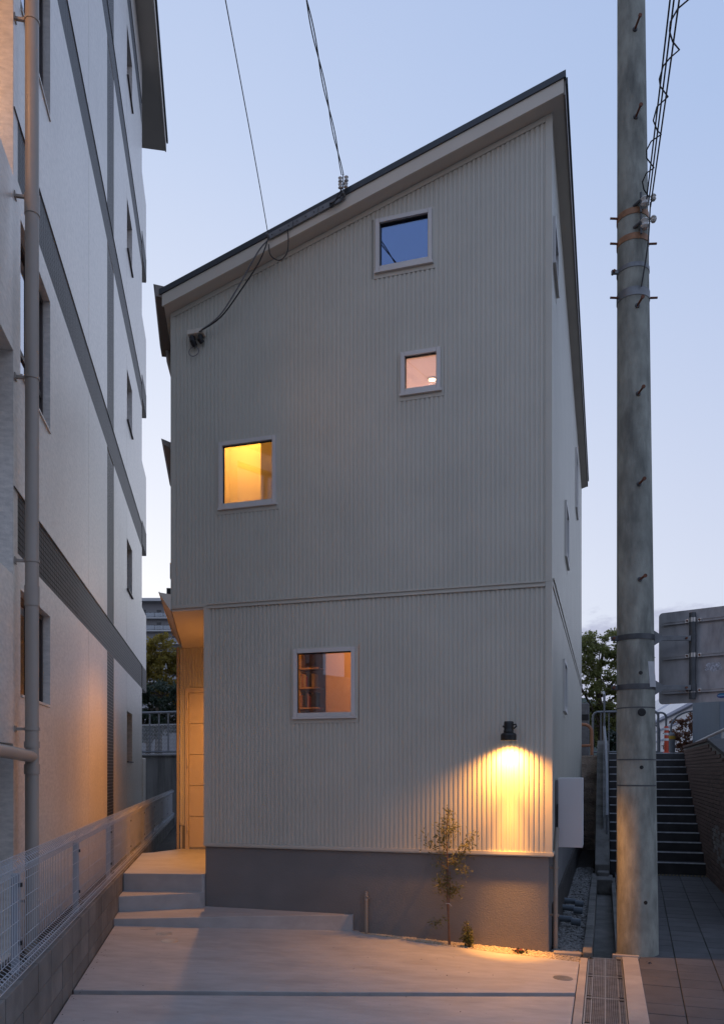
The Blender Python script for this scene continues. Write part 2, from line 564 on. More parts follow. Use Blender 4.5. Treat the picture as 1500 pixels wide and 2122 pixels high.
M['leaf_camphor'] = leafmat('camphor_leaf', (0.165, 0.18, 0.05), (0.27, 0.27, 0.09), 0.5)
M['leaf_gold'] = leafmat('golden_leaf', (0.19, 0.15, 0.025), (0.33, 0.24, 0.045), 0.5)
M['leaf_dark'] = leafmat('dark_leaf', (0.025, 0.042, 0.024), (0.045, 0.065, 0.034))
M['leaf_red'] = leafmat('russet_leaf', (0.17, 0.07, 0.04), (0.28, 0.13, 0.07), 0.4)
M['leaf_sap'] = leafmat('sapling_leaf', (0.11, 0.12, 0.035), (0.24, 0.22, 0.09), 0.4)
M['leaf_bush'] = leafmat('shrub_leaf', (0.055, 0.08, 0.018), (0.14, 0.14, 0.03))
M['petal'] = leafmat('red_petal', (0.45, 0.02, 0.03), (0.55, 0.06, 0.06))

# ================================================================== SETTING
# distant ground and the upper road behind the site
MB().face(WF(-3000, -60, -0.45), WF(3000, -60, -0.45), WF(3000, 3000, -0.45), WF(-3000, 3000, -0.45)).build('ground', M['ground'], kind='structure')
# street behind the camera
MB().box(WF, -14, 14, -40, 4.2, -0.2, -0.01).build('road', M['asphalt'], kind='structure')
# earth of the plot
MB().prism(HF, [(-7.2, 0.5), (0.0, 0.5), (0.0, 11.5), (-11.5, 11.5), (-10.6, 8.0)], -0.3, 0.42).build('plot_ground', M['soil'], kind='structure')
TOP = 2.27
MB().prism(HF, [(-60, 12.0), (0.60, 12.0), (0.60, 10.95), (2.6, 10.95), (2.6, 3.0), (70, 3.0), (90, 260), (-90, 260)], 1.6, TOP).build('upper_road', M['asphalt'], kind='structure')

# hills, very far
hb = MB()
for k in range(60):
    x = -2700 + k * 90
    h0 = 118 + 24 * math.sin(k * 0.55) + 22 * math.sin(k * 1.3 + 1) + 9 * math.sin(k * 3.1)
    x2 = x + 90
    k2 = k + 1
    h1 = 118 + 24 * math.sin(k2 * 0.55) + 22 * math.sin(k2 * 1.3 + 1) + 9 * math.sin(k2 * 3.1)
    hb.face(WF(x, 1250, -1), WF(x2, 1250, -1), WF(x2, 1600, h1), WF(x, 1600, h0))
    hb.face(WF(x, 1600, h0), WF(x2, 1600, h1), WF(x2, 1900, -1), WF(x, 1900, -1))
hb.build('hills', M['hill'], kind='structure')


# driveway, falling from left to right
def dz(x): return 0.092 - 0.042 * x


def DW(x, y, off): return Vector((x, y, dz(x) + off))


def DR(y, off=0.0):                          # right edge of the driveway (house frame a = 0.286)
    t = (y - C0.y + 0.286 * math.sin(TH)) / math.cos(TH)
    p = HF(0.286, t, 0)
    return (p.x, p.y)


def BL(y): return (-1.112 - 0.183 * y, y)    # left edge along the block wall


sp1, sp2 = HF(-2.151, 0.03, 0), HF(-0.31, -0.15, 0)
drv = thing('driveway', (0, 7, 0.09), None, None)
props(drv, kind='structure')
far = [BL(6.13), (-0.2, 6.38), DR(6.66), DR(7.79), (1.45, 8.02), (0.95, 8.24), (0.52, 8.44), (0.0, 8.72), (-0.08, 9.0), (-2.0, 9.3), BL(9.3)]
MB().hexa([DW(x, y, -0.14) for x, y in far], [DW(x, y, 0) for x, y in far]).build('slab', M['drive'], drv, bevel=0.004)
near = [BL(3.5), DR(3.5), DR(6.565), (-0.2, 6.285), BL(6.035)]
MB().hexa([DW(x, y, -0.14) for x, y in near], [DW(x, y, -0.006) for x, y in near]).build('slab', M['drive'], drv, bevel=0.004)
MB().hexa([DW(x, y, -0.16) for x, y in [BL(5.9), DR(6.4), DR(6.9), BL(6.4)]], [DW(x, y, -0.05) for x, y in [BL(5.9), DR(6.4), DR(6.9), BL(6.4)]]).build('joint_filler', M['blackgap'], drv)

# the three entrance steps, poured concrete
st = thing('entrance_steps', CF(-0.8, 9.6, 0.2), None, None)
props(st, kind='structure')


def pq(p, q):
    v = CF(p, q, 0)
    return (v.x, v.y)


def ad(a, d):
    v = HF(a, d, 0)
    return (v.x, v.y)


MB().prism(WF, [pq(-1.105, 8.93), (-0.9, 8.765), ad(-2.16, -0.02), ad(-2.16, 0.024), ad(-4.012, 0.024), ad(-4.012, 0.5), pq(-1.105, 9.9)], -0.1, 0.277).build('step', M['drive'], st, bevel=0.006)
MB().prism(WF, [pq(-1.105, 9.37), ad(-4.03, -0.08), ad(-4.014, 0.0), ad(-4.014, 0.6), pq(-1.105, 10.2)], 0.2, 0.45).build('step', M['drive'], st, bevel=0.006)
MB().prism(WF, [pq(-1.1, 9.80), ad(-4.03, -0.01), ad(-4.016, 0.02), ad(-4.016, 2.64), ad(-5.80, 2.64), pq(-0.98, 12.2), pq(-1.1, 12.15)], 0.36, 0.66).build('landing', M['drive'], st, bevel=0.006)

# bed of fine gravel along the front wall
MB().hexa([HF(a, d, -0.2) for a, d in [(-2.15, -0.02), (-0.7, -0.24), (0.29, -0.36), (0.29, 0.04), (-2.15, 0.04)]],
          [DW(HF(a, d, 0).x, 0, -0.02) + Vector((0, HF(a, d, 0).y, 0)) for a, d in [(-2.15, -0.02), (-0.7, -0.24), (0.29, -0.36), (0.29, 0.04), (-2.15, 0.04)]]).build('planting_bed', M['gravelwarm'], kind='structure')


def stones(name, mat_, pts, smin, smax, flat=0.7, **kw):
    ico = np.array([(0, 0, 1), (.894, 0, .447), (.276, .851, .447), (-.724, .526, .447), (-.724, -.526, .447), (.276, -.851, .447),
                    (.724, .526, -.447), (-.276, .851, -.447), (-.894, 0, -.447), (-.276, -.851, -.447), (.724, -.526, -.447), (0, 0, -1)])
    fc = np.array([(0, 1, 2), (0, 2, 3), (0, 3, 4), (0, 4, 5), (0, 5, 1), (1, 6, 2), (2, 7, 3), (3, 8, 4), (4, 9, 5), (5, 10, 1),
                   (6, 7, 2), (7, 8, 3), (8, 9, 4), (9, 10, 5), (10, 6, 1), (6, 11, 7), (7, 11, 8), (8, 11, 9), (9, 11, 10), (10, 11, 6)])
    n = len(pts)
    V = np.zeros((n, 12, 3))
    for i, p in enumerate(pts):
        s = rng.uniform(smin, smax) * np.array([rng.uniform(.7, 1.3), rng.uniform(.7, 1.3), rng.uniform(.5, 1.0) * flat])
        a = rng.uniform(0, 6.28)
        q = ico * (1 + rng.uniform(-.18, .18, (12, 1))) * s
        c_, s_ = math.cos(a), math.sin(a)
        V[i, :, 0] = q[:, 0] * c_ - q[:, 1] * s_ + p[0]
        V[i, :, 1] = q[:, 0] * s_ + q[:, 1] * c_ + p[1]
        V[i, :, 2] = q[:, 2] + p[2]
    F = (fc[None] + (np.arange(n) * 12)[:, None, None]).reshape(-1, 3)
    V = V.reshape(-1, 3)
    o = V.mean(0)
    me = bpy.data.meshes.new(name)
    me.from_pydata((V - o).tolist(), [], F.tolist())
    me.materials.append(mat_)
    ob = put(name, me, Vector(o))
    return props(ob, kind='stuff', **kw)


pts = []
for _ in range(4200):
    a = random.uniform(-2.12, 0.28)
    t = (a + 2.15) / 2.44
    d = random.uniform(-0.03 - 0.33 * t, 0.035)
    p = HF(a, d, 0)
    pts.append((p.x, p.y, dz(p.x) - 0.018 + random.uniform(-0.004, 0.006)))
stones('fine_gravel', M['gravelwarm'], pts, 0.006, 0.014)

# strip of pale pebbles down the right side of the house
MB().prism(HF, [(0.0, 0.05), (0.31, -0.02), (0.31, 11.5), (0.0, 11.5)], -0.3, -0.03).build('side_path', M['soil'], kind='structure')
pts = []
for _ in range(3600):
    d = 0.03 + 7.5 * random.random() ** 1.35
    a = random.uniform(0.0, 0.31)
    p = HF(a, d, 0)
    pts.append((p.x, p.y, -0.02 + random.uniform(-0.01, 0.018)))
stones('pebbles', M['gravel'], pts, 0.013, 0.036, 0.75)

# ------------------------------------------------------------------ kerbs, drain, pavement on the right
kb = thing('kerb', HF(0.4, -1, 0), None, None)
props(kb, kind='structure')
MB().box(HF, 0.292, 0.362, -4.4, -0.15, -0.15, 0.004).build('edging', M['kerb'], kb, bevel=0.004)
MB().box(HF, 0.695, 0.845, -4.4, -0.0, -0.15, 0.006).build('edging', M['kerb'], kb, bevel=0.004)
MB().box(HF, 0.60, 0.86, 0.0, 0.05, -0.15, 0.02).build('edging', M['kerb'], kb, bevel=0.006)
for k in range(9):
    MB().box(HF, 0.31, 0.405, -0.12 + k * 0.72, 0.595 + k * 0.72, -0.3, 0.055).build('kerb_stone', M['mossy'], kb, bevel=0.012)
MB().box(HF, 0.02, 0.30, -0.06, 0.03, -0.2, 0.02).build('edging', M['kerb'], kb, bevel=0.008)
ch = thing('drain_channel', HF(0.5, 2, -0.2), None, None)
props(ch, kind='structure')
MB().box(HF, 0.405, 0.635, -0.09, 6.2, -0.35, -0.2).build('channel_bed', M['mossy'], ch)
MB().box(HF, 0.635, 0.70, -0.09, 6.2, -0.3, 0.0).build('channel_side', M['mossy'], ch, bevel=0.008)
MB().box(HF, 0.40, 0.66, 5.5, 6.2, -0.2, 0.05).build('cover_stone', M['mossy'], ch, bevel=0.015)
MB().box(HF, 0.362, 0.695, -4.4, -0.09, -0.4, -0.12).build('channel_bed', M['blackgap'], ch)

for k in range(6):
    d1 = -0.11 - k * 0.735
    d0 = d1 - 0.728
    g = thing('drain_grating', HF(0.528, (d0 + d1) / 2, 0.0),
              ['grey steel drain grating nearest the utility pole, first cover of the row', 'grey steel drain grating second from the utility pole',
               'grey steel drain grating third from the utility pole, beside the driveway corner', 'grey steel drain grating cut by the bottom edge of the picture',
               'grey steel drain grating toward the street, fifth from the pole', 'grey steel drain grating toward the street, sixth from the pole'][k],
              'drain grating', 'steel gratings along the gutter')
    fr = MB()
    for a0, a1 in ((0.368, 0.378), (0.679, 0.689)): fr.box(HF, a0, a1, d0, d1, -0.03, 0.005)
    for e0, e1 in ((d0, d0 + 0.008), (d1 - 0.008, d1)): fr.box(HF, 0.378, 0.679, e0, e1, -0.03, 0.0045)
    fr.build('frame', M['steel'], g)
    br = MB()
    for j in range(20):
        a = 0.390 + j * 0.0147
        br.box(HF, a, a + 0.005, d0 + 0.008, d1 - 0.008, -0.028, 0.0035)
    for j in range(48):
        d = d0 + 0.012 + j * 0.0148
        br.box(HF, 0.378, 0.679, d, d + 0.0055, -0.02, 0.003 - 0.0006)
    br.build('bars', M['chequer'], g, kind='stuff')
    for a in (0.42, 0.528, 0.636):
        MB().box(HF, a - 0.003, a + 0.003, d0 + 0.01, d1 - 0.01, -0.01, 0.0062).build('rib', M['steel'], g)
    for a in (0.40, 0.655):
        for dd in (d0 + 0.03, d1 - 0.055):
            MB().box(HF, a - 0.02, a + 0.02, dd, dd + 0.025, -0.005, 0.0075).build('lifting_slot', M['dark'], g)

pv = thing('pavement', HF(1.6, 1, 0), None, None)
props(pv, kind='structure')
MB().prism(HF, [(0.70, 0.05), (0.70, 7.2), (3.6, 7.2), (3.6, -4.5), (0.845, -4.5), (0.845, 0.0)], -0.25, -0.012).build('joint_bed', M['moss'], pv)
RP = 0.0386
pm_l = piece_mesh('paving_stone', M['paver'], 0.337, 0.283, 0.06, 0.004)
pm_d = piece_mesh('paving_stone', M['paverdark'], 0.337, 0.283, 0.06, 0.004)
for i in range(5):
    for j in range(34):
        d = -2.75 + j * 0.288 + 0.144
        a = 0.852 + i * 0.3445 + 0.172 + RP * d
        if d > 6.95: continue
        if i == 0 and -0.1 < d < 0.5 and False: continue
        o = put('paving_stone', pm_l if d < 0.0 else pm_d, HF(a, d, -0.06 + random.uniform(-0.0015, 0.002)), pv, HROT - RP + random.uniform(-0.004, 0.004))
MB().box(HF, 0.705, 0.85, 0.35, 6.95, -0.06, 0.0).build('edging_strip', M['paverdark'], pv, bevel=0.004)
tactile = MB()
for j in range(26):
    a = 0.72 + j * 0.06
    tactile.hexa([HF(a, 6.72, -0.002), HF(a + 0.025, 6.72, -0.002), HF(a + 0.055, 6.9, -0.002), HF(a + 0.03, 6.9, -0.002)],
                 [HF(a, 6.72, 0.008), HF(a + 0.025, 6.72, 0.008), HF(a + 0.055, 6.9, 0.008), HF(a + 0.03, 6.9, 0.008)])
tactile.build('warning_strip', mat('faded_yellow', (0.17, 0.13, 0.055), 0.8, 0.3, 14.0), pv)

# ------------------------------------------------------------------ stone stairway to the upper road
stw = thing('stairway', HF(1.45, 6.9, 0.0), 'dark stone public stairway climbing to the upper road behind the pole', 'stairs')
for k in range(14):
    d = 6.98 + k * 0.318
    zt = 0.05 + 0.16 * (k + 1)
    s_ = MB().box(HF, 0.62, 2.262, d, min(d + 0.75, 11.2), zt - 0.20 if k else -0.05, zt).build('step', M['stair'], stw, bevel=0.008)
    MB().box(HF, 0.63, 2.258, d - 0.006, d + 0.035, zt - 0.012, zt + 0.006).build('nosing', M['nosing'], s_)
MB().prism(HF, [(0.62, 7.9), (2.262, 7.9), (2.262, 11.2), (0.62, 11.2)], -0.1, 0.3).build('base', M['stair'], stw)

sw = thing('sloping_kerb_wall', HF(0.48, 9, 0), 'mossy concrete kerb wall sloping up along the left side of the stairway', 'wall')
mb = MB()
mb.hexa([HF(0.36, 6.25, -0.2), HF(0.612, 6.25, -0.2), HF(0.612, 11.7, -0.2), HF(0.36, 11.7, -0.2)],
        [HF(0.36, 6.25, 0.22), HF(0.612, 6.25, 0.22), HF(0.612, 11.7, 2.62), HF(0.36, 11.7, 2.62)])
mb.build('body', M['mossy'], sw, bevel=0.015)
MB().box(HF, 0.40, 0.60, 5.95, 6.24, -0.2, 0.12).build('end_block', M['mossy'], sw, bevel=0.02)

hr = thing('stair_handrail', HF(0.5, 9, 1.0), 'grey metal handrail with a sheet infill, rising beside the stairs', 'handrail')
MB().tube([HF(0.57, 7.3, 1.02), HF(0.57, 8.6, 1.72), HF(0.55, 10.6, 2.55), HF(0.52, 11.6, 2.95)], 0.03, 8).build('rail', M['rail'], hr, smooth=True)
MB().tube([HF(0.52, 11.6, 2.55), HF(0.52, 11.6, 3.72), HF(0.50, 12.4, 3.86)], 0.032, 8).build('rail', M['rail'], hr, smooth=True)
for d, zb, zt in ((7.3, 0.6, 1.02), (8.9, 1.3, 1.86), (10.5, 2.0, 2.50)):
    MB().tube([HF(0.57, d, zb), HF(0.57, d, zt)], 0.022, 8).build('post', M['rail'], hr, smooth=True)
MB().hexa([HF(0.50, 7.5, 0.72), HF(0.505, 7.5, 0.72), HF(0.505, 11.5, 2.45), HF(0.50, 11.5, 2.45)],
          [HF(0.50, 7.5, 1.0), HF(0.505, 7.5, 1.0), HF(0.505, 11.5, 2.85), HF(0.50, 11.5, 2.85)]).build('infill_sheet', M['galv'], hr)

# brick retaining wall to the right of the stairs
bw = thing('brick_wall', HF(2.4, 7, 0), 'brown brick retaining wall with a sloping coping, right of the stairway', 'wall')
MB().box(HF, 2.285, 2.75, 6.83, 11.3, -0.1, 2.40).build('core', M['palejoint'], bw)
mb = MB()
mb.hexa([HF(2.285, 2.0, -0.1), HF(2.75, 2.0, -0.1), HF(2.75, 6.828, -0.1), HF(2.285, 6.828, -0.1)],
        [HF(2.285, 2.0, 1.71), HF(2.75, 2.0, 1.71), HF(2.75, 6.828, 2.39), HF(2.285, 6.828, 2.39)])
mb.build('core', M['palejoint'], bw)
mb = MB()
mb.hexa([HF(2.262, 2.0, 1.715), HF(2.9, 2.0, 1.715), HF(2.9, 6.8, 2.395), HF(2.262, 6.8, 2.395)],
        [HF(2.262, 2.0, 1.775), HF(2.9, 2.0, 1.775), HF(2.9, 6.8, 2.455), HF(2.262, 6.8, 2.455)])
mb.build('coping', M['stair'], bw, bevel=0.008)
MB().box(HF, 2.255, 2.9, 6.81, 11.3, 2.405, 2.455).build('coping', M['brick'], bw, bevel=0.006)
bm_ = piece_mesh('brick', M['brick'], 0.03, 0.212, 0.058, 0.003)
bp_ = piece_mesh('brick', M['brickpale'], 0.03, 0.212, 0.058, 0.003)
rest = MB()
nb = 0
for r_ in range(36):
    z = -0.02 + r_ * 0.068
    for c_ in range(42):
        d = 2.1 + c_ * 0.222 + (0.111 if r_ % 2 else 0)
        if d > 11.2: continue
        if d < 6.75:
            if z + 0.06 > 1.70 + 0.1417 * (d - 2.1): continue
        elif z > 2.34: continue
        vis = 4.35 < d < 6.83
        if vis and nb < 300:
            nb += 1
            pale = 4.4 < d < 6.0 and 0.35 < z < 1.0 and random.random() < 0.8 - abs(z - 0.65) * 1.6
            put('brick', bp_ if pale else bm_, HF(2.279 + random.uniform(-0.002, 0.002), d, z), bw, HROT)
        else:
            rest.box(HF, 2.264, 2.294, d - 0.106, d + 0.106, z, z + 0.058)
rest.build('brick_courses', M['brick'], bw, kind='stuff')

# retaining wall behind the house, railings on it
rw = thing('retaining_wall', HF(-6, 11.9, 0), 'streaked grey concrete retaining wall closing the alley behind the house', 'wall')
MB().box(HF, -20, -4.0, 11.75, 12.0, -0.3, TOP + 0.02).build('panel', M['retain'], rw, bevel=0.01)
MB().box(HF, -20, -4.0, 11.70, 12.03, TOP + 0.022, TOP + 0.075).build('coping', M['retain'], rw, bevel=0.01)
rb = thing('rough_bank_wall', HF(-1, 11.9, 0), 'rough brown concrete bank wall between the house and the stairway', 'wall')
MB().box(HF, -3.995, 0.358, 11.65, 12.0, -0.3, TOP - 0.02).build('panel', M['retainbrown'], rb, bevel=0.02)

pl_ = thing('gate_pillar', HF(-0.05, 13.2, TOP), 'grey granite gate pillar with a dark name plate, above the bank wall', 'pillar')
MB().box(HF, -0.45, 0.14, 13.0, 13.5, TOP, TOP + 1.38).build('shaft', M['stone'], pl_, bevel=0.02)
MB().box(HF, -0.16, 0.13, 12.98, 12.999, TOP + 0.93, TOP + 1.08).build('name_plate', M['dark'], pl_)
orr = thing('rusty_rail', HF(0.1, 12.3, TOP), 'rusty orange tube rail bent down at its end, behind the house corner', 'railing')
pts = [HF(-1.5, 12.3, TOP + 0.72), HF(0.02, 12.3, TOP + 0.78)]
for k in range(6):
    an = R(90 - 15 * (k + 1) + 0)
    pts.append(HF(0.02 + 0.2 * math.cos(an), 12.3, TOP + 0.58 + 0.2 * math.sin(an)))
pts.append(HF(0.22, 12.3, TOP - 0.15))
MB().tube(pts, 0.04, 10).build('top_tube', M['orangerail'], orr, smooth=True)
MB().tube([HF(-1.5, 12.3, TOP + 0.17), HF(0.2, 12.3, TOP + 0.25)], 0.036, 8).build('lower_tube', M['orangerail'], orr, smooth=True)


def railing(name, label, F, x0, x1, y, z0, h, step, r=0.024, rb_=0.012, both=True, mat_='rail'):
    t = thing(name, F((x0 + x1) / 2, y, z0), label, 'railing')
    c = 0.14
    pts = [F(x0, y, z0), F(x0, y, z0 + h - c)]
    for k in range(1, 6):
        an = R(180 - 18 * k)
        pts.append(F(x0 + c + c * math.cos(an), y, z0 + h - c + c * math.sin(an)))
    for k in range(5, -1, -1):
        an = R(18 * (5 - k) - 90 + 90)
        an = R(90 - 18 * (5 - k))
        pts.append(F(x1 - c + c * math.cos(an), y, z0 + h - c + c * math.sin(an)))
    pts += [F(x1, y, z0 + h - c - 0.02), F(x1, y, z0)]
    MB().tube(pts, r, 8).build('frame_tube', M[mat_], t, smooth=True)
    MB().tube([F(x0, y, z0 + 0.12), F(x1, y, z0 + 0.12)], r * 0.8, 6).build('bottom_rail', M[mat_], t, smooth=True)
    n = int((x1 - x0) / step)
    for k in range(1, n):
        x = x0 + (x1 - x0) * k / n
        MB().tube([F(x, y, z0 + 0.12), F(x, y, z0 + h)], rb_, 6).build('baluster', M[mat_], t, smooth=True)
    return t


railing('guard_railing', 'grey tube guard railing on the retaining wall at the end of the alley', HF, -14.5, -10.05 - 0.75, 12.15, TOP + 0.05, 1.28, 0.30, 0.035, 0.022)
MB().prism(HF, [(-10.5, 12.1), (-10.36, 12.1), (-10.36, 12.24), (-10.5, 12.24)], TOP - 0.15, TOP + 1.32).build('rail_post', M['galv'], None, bevel=0.02,
   label='square galvanised post with a sloped cap at the end of the guard railing', cat='post')
# expanded metal screen behind that railing
sc_ = thing('mesh_screen', HF(-12, 12.35, TOP), 'white expanded metal screen behind the guard railing', 'screen')
mb = MB()
for x0, x1, z0, z1 in ((-15, -10.2, 0.96, 1.0), (-15, -10.2, 0.06, 0.10), (-10.24, -10.2, 0.1, 0.96), (-15.0, -14.96, 0.1, 0.96)):
    mb.box(HF, x0, x1, 12.33, 12.36, TOP + z0, TOP + z1)
mb.build('frame', M['plate'], sc_)
mb = MB()
for j in range(22):
    z = TOP + 0.1 + j * 0.04
    for k in range(48):
        x = -15 + k * 0.1
        mb.hexa([HF(x, 12.34, z), HF(x + 0.05, 12.34, z + 0.02), HF(x + 0.05, 12.352, z + 0.02), HF(x, 12.352, z)],
                [HF(x, 12.34, z + 0.013), HF(x + 0.05, 12.34, z + 0.033), HF(x + 0.05, 12.352, z + 0.033), HF(x, 12.352, z + 0.013)])
        mb.hexa([HF(x + 0.05, 12.34, z + 0.02), HF(x + 0.1, 12.34, z), HF(x + 0.1, 12.352, z), HF(x + 0.05, 12.352, z + 0.02)],
                [HF(x + 0.05, 12.34, z + 0.033), HF(x + 0.1, 12.34, z + 0.013), HF(x + 0.1, 12.352, z + 0.013), HF(x + 0.05, 12.352, z + 0.033)])
mb.build('mesh', M['plate'], sc_, kind='stuff')
railing('stair_top_railing', 'grey tube railing at the head of the stairs, left of the pole', HF, 0.22, 1.9, 14.2, TOP, 1.22, 0.2, 0.03, 0.016)
railing('roadside_railing', 'grey tube railing at the head of the stairs, right of the pole', HF, 1.05, 2.185, 15.4, TOP, 1.25, 0.17, 0.03, 0.016)
railing('low_railing', 'low grey tube railing behind the orange delineator post', HF, 1.2, 2.07, 16.4, TOP, 0.95, 0.2, 0.028, 0.016)

# traffic delineator at the head of the stairs
P = Vector((7.44, 19.35, TOP))
dl = thing('delineator_post', P, 'orange traffic delineator post with white reflective bands, at the top of the stairs', 'traffic post')
MB().lathe(P, [(0.19, 0.0), (0.18, 0.025), (0.09, 0.05), (0.055, 0.07)], 20).build('base', M['redplastic'], dl, smooth=True)
MB().lathe(P, [(0.052, 0.06), (0.05, 0.68), (0.044, 0.70)], 18).build('tube', M['redplastic'], dl, smooth=True)
for z in (0.345, 0.48, 0.60): MB().lathe(P, [(0.0545, z), (0.0545, z + 0.055)], 18).build('reflective_band', M['whiteband'], dl, smooth=True)
P = Vector((9.35, 23.9, TOP))
bo = thing('bollard', P, 'dark grey bollard with a rounded head and an amber band, behind the delineator', 'bollard')
MB().lathe(P, [(0.10, 0), (0.10, 0.58), (0.10, 0.68), (0.085, 0.73), (0.04, 0.76)], 18).build('post', M['meter'], bo, smooth=True)
MB().lathe(P, [(0.105, 0.56), (0.105, 0.66)], 18).build('amber_band', M['yellow'], bo, smooth=True)
P = Vector((9.6, 24.6, TOP))
al = thing('arched_lamp', P, 'thin arched grey street lamp pole curving over the russet bush', 'street lamp')
pts = [P, P + Vector((0, 0, 0.95))]
for k in range(1, 7):
    an = R(180 - 14 * k)
    pts.append(P + Vector((0.75 + 0.75 * math.cos(an), 0, 0.95 + 0.52 * math.sin(an))))
MB().tube(pts, 0.03, 8).build('arm', M['rail'], al, smooth=True)
MB().lathe(P + Vector((0.80, 0, 1.42)), [(0.02, 0.08), (0.1, 0.05), (0.13, 0.0), (0.1, -0.02)], 14).build('head', M['plate'], al, smooth=True)

# blue-grey sheeted building, handrail beside it
bb = thing('sheeted_building', HF(5, 12, TOP), 'blue-grey corrugated sheet building behind the road sign', 'building')
mb = MB()
f0 = 4.6
BLD0 = 3.15
for k in range(60):
    a = BLD0 + k * 0.1
    d_ = 12.0
    mb.box(HF, a, a + 0.07, d_, d_ + 0.05, TOP + 0.1, f0)
    mb.box(HF, a + 0.07, a + 0.1, d_ + 0.012, d_ + 0.05, TOP + 0.1, f0)
for k in range(60):
    d_ = 12.05 + k * 0.1
    mb.box(HF, BLD0 - 0.015, BLD0 + 0.02, d_, d_ + 0.065, TOP + 0.1, f0)
mb.build('sheeting', M['bluewall'], bb)
MB().box(HF, BLD0 + 0.02, BLD0 + 5.9, 12.05, 18, TOP, f0 - 0.05).build('wall', M['bluewall'], bb)
MB().box(HF, BLD0 - 0.05, BLD0 + 6.1, 11.9, 18.1, f0 + 0.01, f0 + 0.15).build('roof', M['roof'], bb)
for a in (BLD0 + 0.52, BLD0 + 1.5): MB().tube([HF(a, 11.95, TOP), HF(a, 11.95, f0)], 0.035, 8).build('downpipe', M['rail'], bb, smooth=True)
h2 = thing('path_handrail', HF(2.9, 9, 2.4), 'pale metal handrail rising above the brick wall', 'handrail')
MB().tube([HF(2.75, 13.2, 2.60), HF(2.75, 8.4, 2.68), HF(2.75, 6.0, 2.70)], 0.03, 8).build('rail', M['plate'], h2, smooth=True)
for d, z in ((13.0, 2.6), (10.8, 2.64), (8.6, 2.67)): MB().tube([HF(2.75, d, 2.25), HF(2.75, d, z)], 0.022, 8).build('post', M['plate'], h2, smooth=True)

# long pale hall in the distance, its eaves running away from us
vr = thing('long_hall', (24, 60, TOP), 'long white hall with a pale sloping roof in the distance, under the road sign', 'building')
ED = Vector((4.5, 18, 0)).normalized()
EP = Vector((ED.y, -ED.x, 0))
E0 = Vector((18.9, 45, 0))


def EF(x, y, z): return E0 + EP * x + ED * y + Z * z


for k in range(16):
    y0, y1 = -6 + k * 4.0, -6 + k * 4.0 + 3.93
    MB().hexa([EF(0.05, y0, 5.72), EF(0.05, y1, 5.72), EF(3.5, y1, 9.92), EF(3.5, y0, 9.92)],
              [EF(0.05, y0, 5.84), EF(0.05, y1, 5.84), EF(3.5, y1, 10.04), EF(3.5, y0, 10.04)]).build('roof_panel', M['roofwhite'], vr)
MB().box(EF, -0.22, 0.04, -6, 58, 5.62, 5.80).build('gutter', M['roofblue'], vr)
MB().box(EF, 0.0, 6.8, -6, 58, TOP, 5.61).build('wall', M['roofwhite'], vr)
for z in (4.1, 4.9): MB().box(EF, -0.06, -0.001, -6, 58, z, z + 0.12).build('wall_band', M['roofblue'], vr)
MB().hexa([EF(1.2, -6, 7.16), EF(1.2, 58, 7.16), EF(1.5, 58, 7.52), EF(1.5, -6, 7.52)],
          [EF(1.2, -6, 7.26), EF(1.2, 58, 7.26), EF(1.5, 58, 7.62), EF(1.5, -6, 7.62)]).build('roof_valley', M['roofblue'], vr)

# the house across the street, behind the camera (seen only in the panes)
oh = thing('opposite_house', (0, -13, 0), 'plain rendered house across the street, facing the narrow house', 'house')
MB().box(WF, -15, 13, -22, -12, 0, 7.6).build('wall', M['farwall'], oh)
MB().hexa([WF(-15.6, -22.6, 7.62), WF(13.6, -22.6, 7.62), WF(13.6, -11.4, 7.62), WF(-15.6, -11.4, 7.62)],
          [WF(-15.6, -17.6, 9.6), WF(13.6, -17.6, 9.6), WF(13.6, -16.4, 9.6), WF(-15.6, -16.4, 9.6)]).build('roof', M['roof'], oh)
for x in (-12, -8, -4, 0, 4, 8, 11):
    for z in (1.0, 4.2):
        wn = MB().box(WF, x - 0.8, x + 0.8, -11.999, -11.93, z, z + 1.5).build('window', M['brown'], oh)
        MB().box(WF, x - 0.72, x + 0.72, -11.929, -11.92, z + 0.08, z + 1.42).build('pane', M['farpane'], wn)


# ------------------------------------------------------------------ trees
def leaves(mb_pts, size, name, mat_, parent, aspect=0.55, droop=0.0):
    n = len(mb_pts)
    V = np.zeros((n, 4, 3))
    for i, p in enumerate(mb_pts):
        a = rng.normal(size=3)
        a[2] -= droop
        a /= np.linalg.norm(a)
        b = np.cross(a, rng.normal(size=3))
        b /= np.linalg.norm(b)
        s = size * rng.uniform(0.6, 1.35)
        p = np.array(p)
        V[i, 0] = p
        V[i, 1] = p + a * s * 0.5 + b * s * aspect * 0.5
        V[i, 2] = p + a * s
        V[i, 3] = p + a * s * 0.5 - b * s * aspect * 0.5
    F = (np.arange(n * 4).reshape(n, 4)).tolist()
    V = V.reshape(-1, 3)
    o = np.array([V[:, 0].mean(), V[:, 1].mean(), V[:, 2].min()])
    me = bpy.data.meshes.new(name)
    me.from_pydata((V - o).tolist(), [], F)
    me.materials.append(mat_)
    return put(name, me, Vector(o), parent)


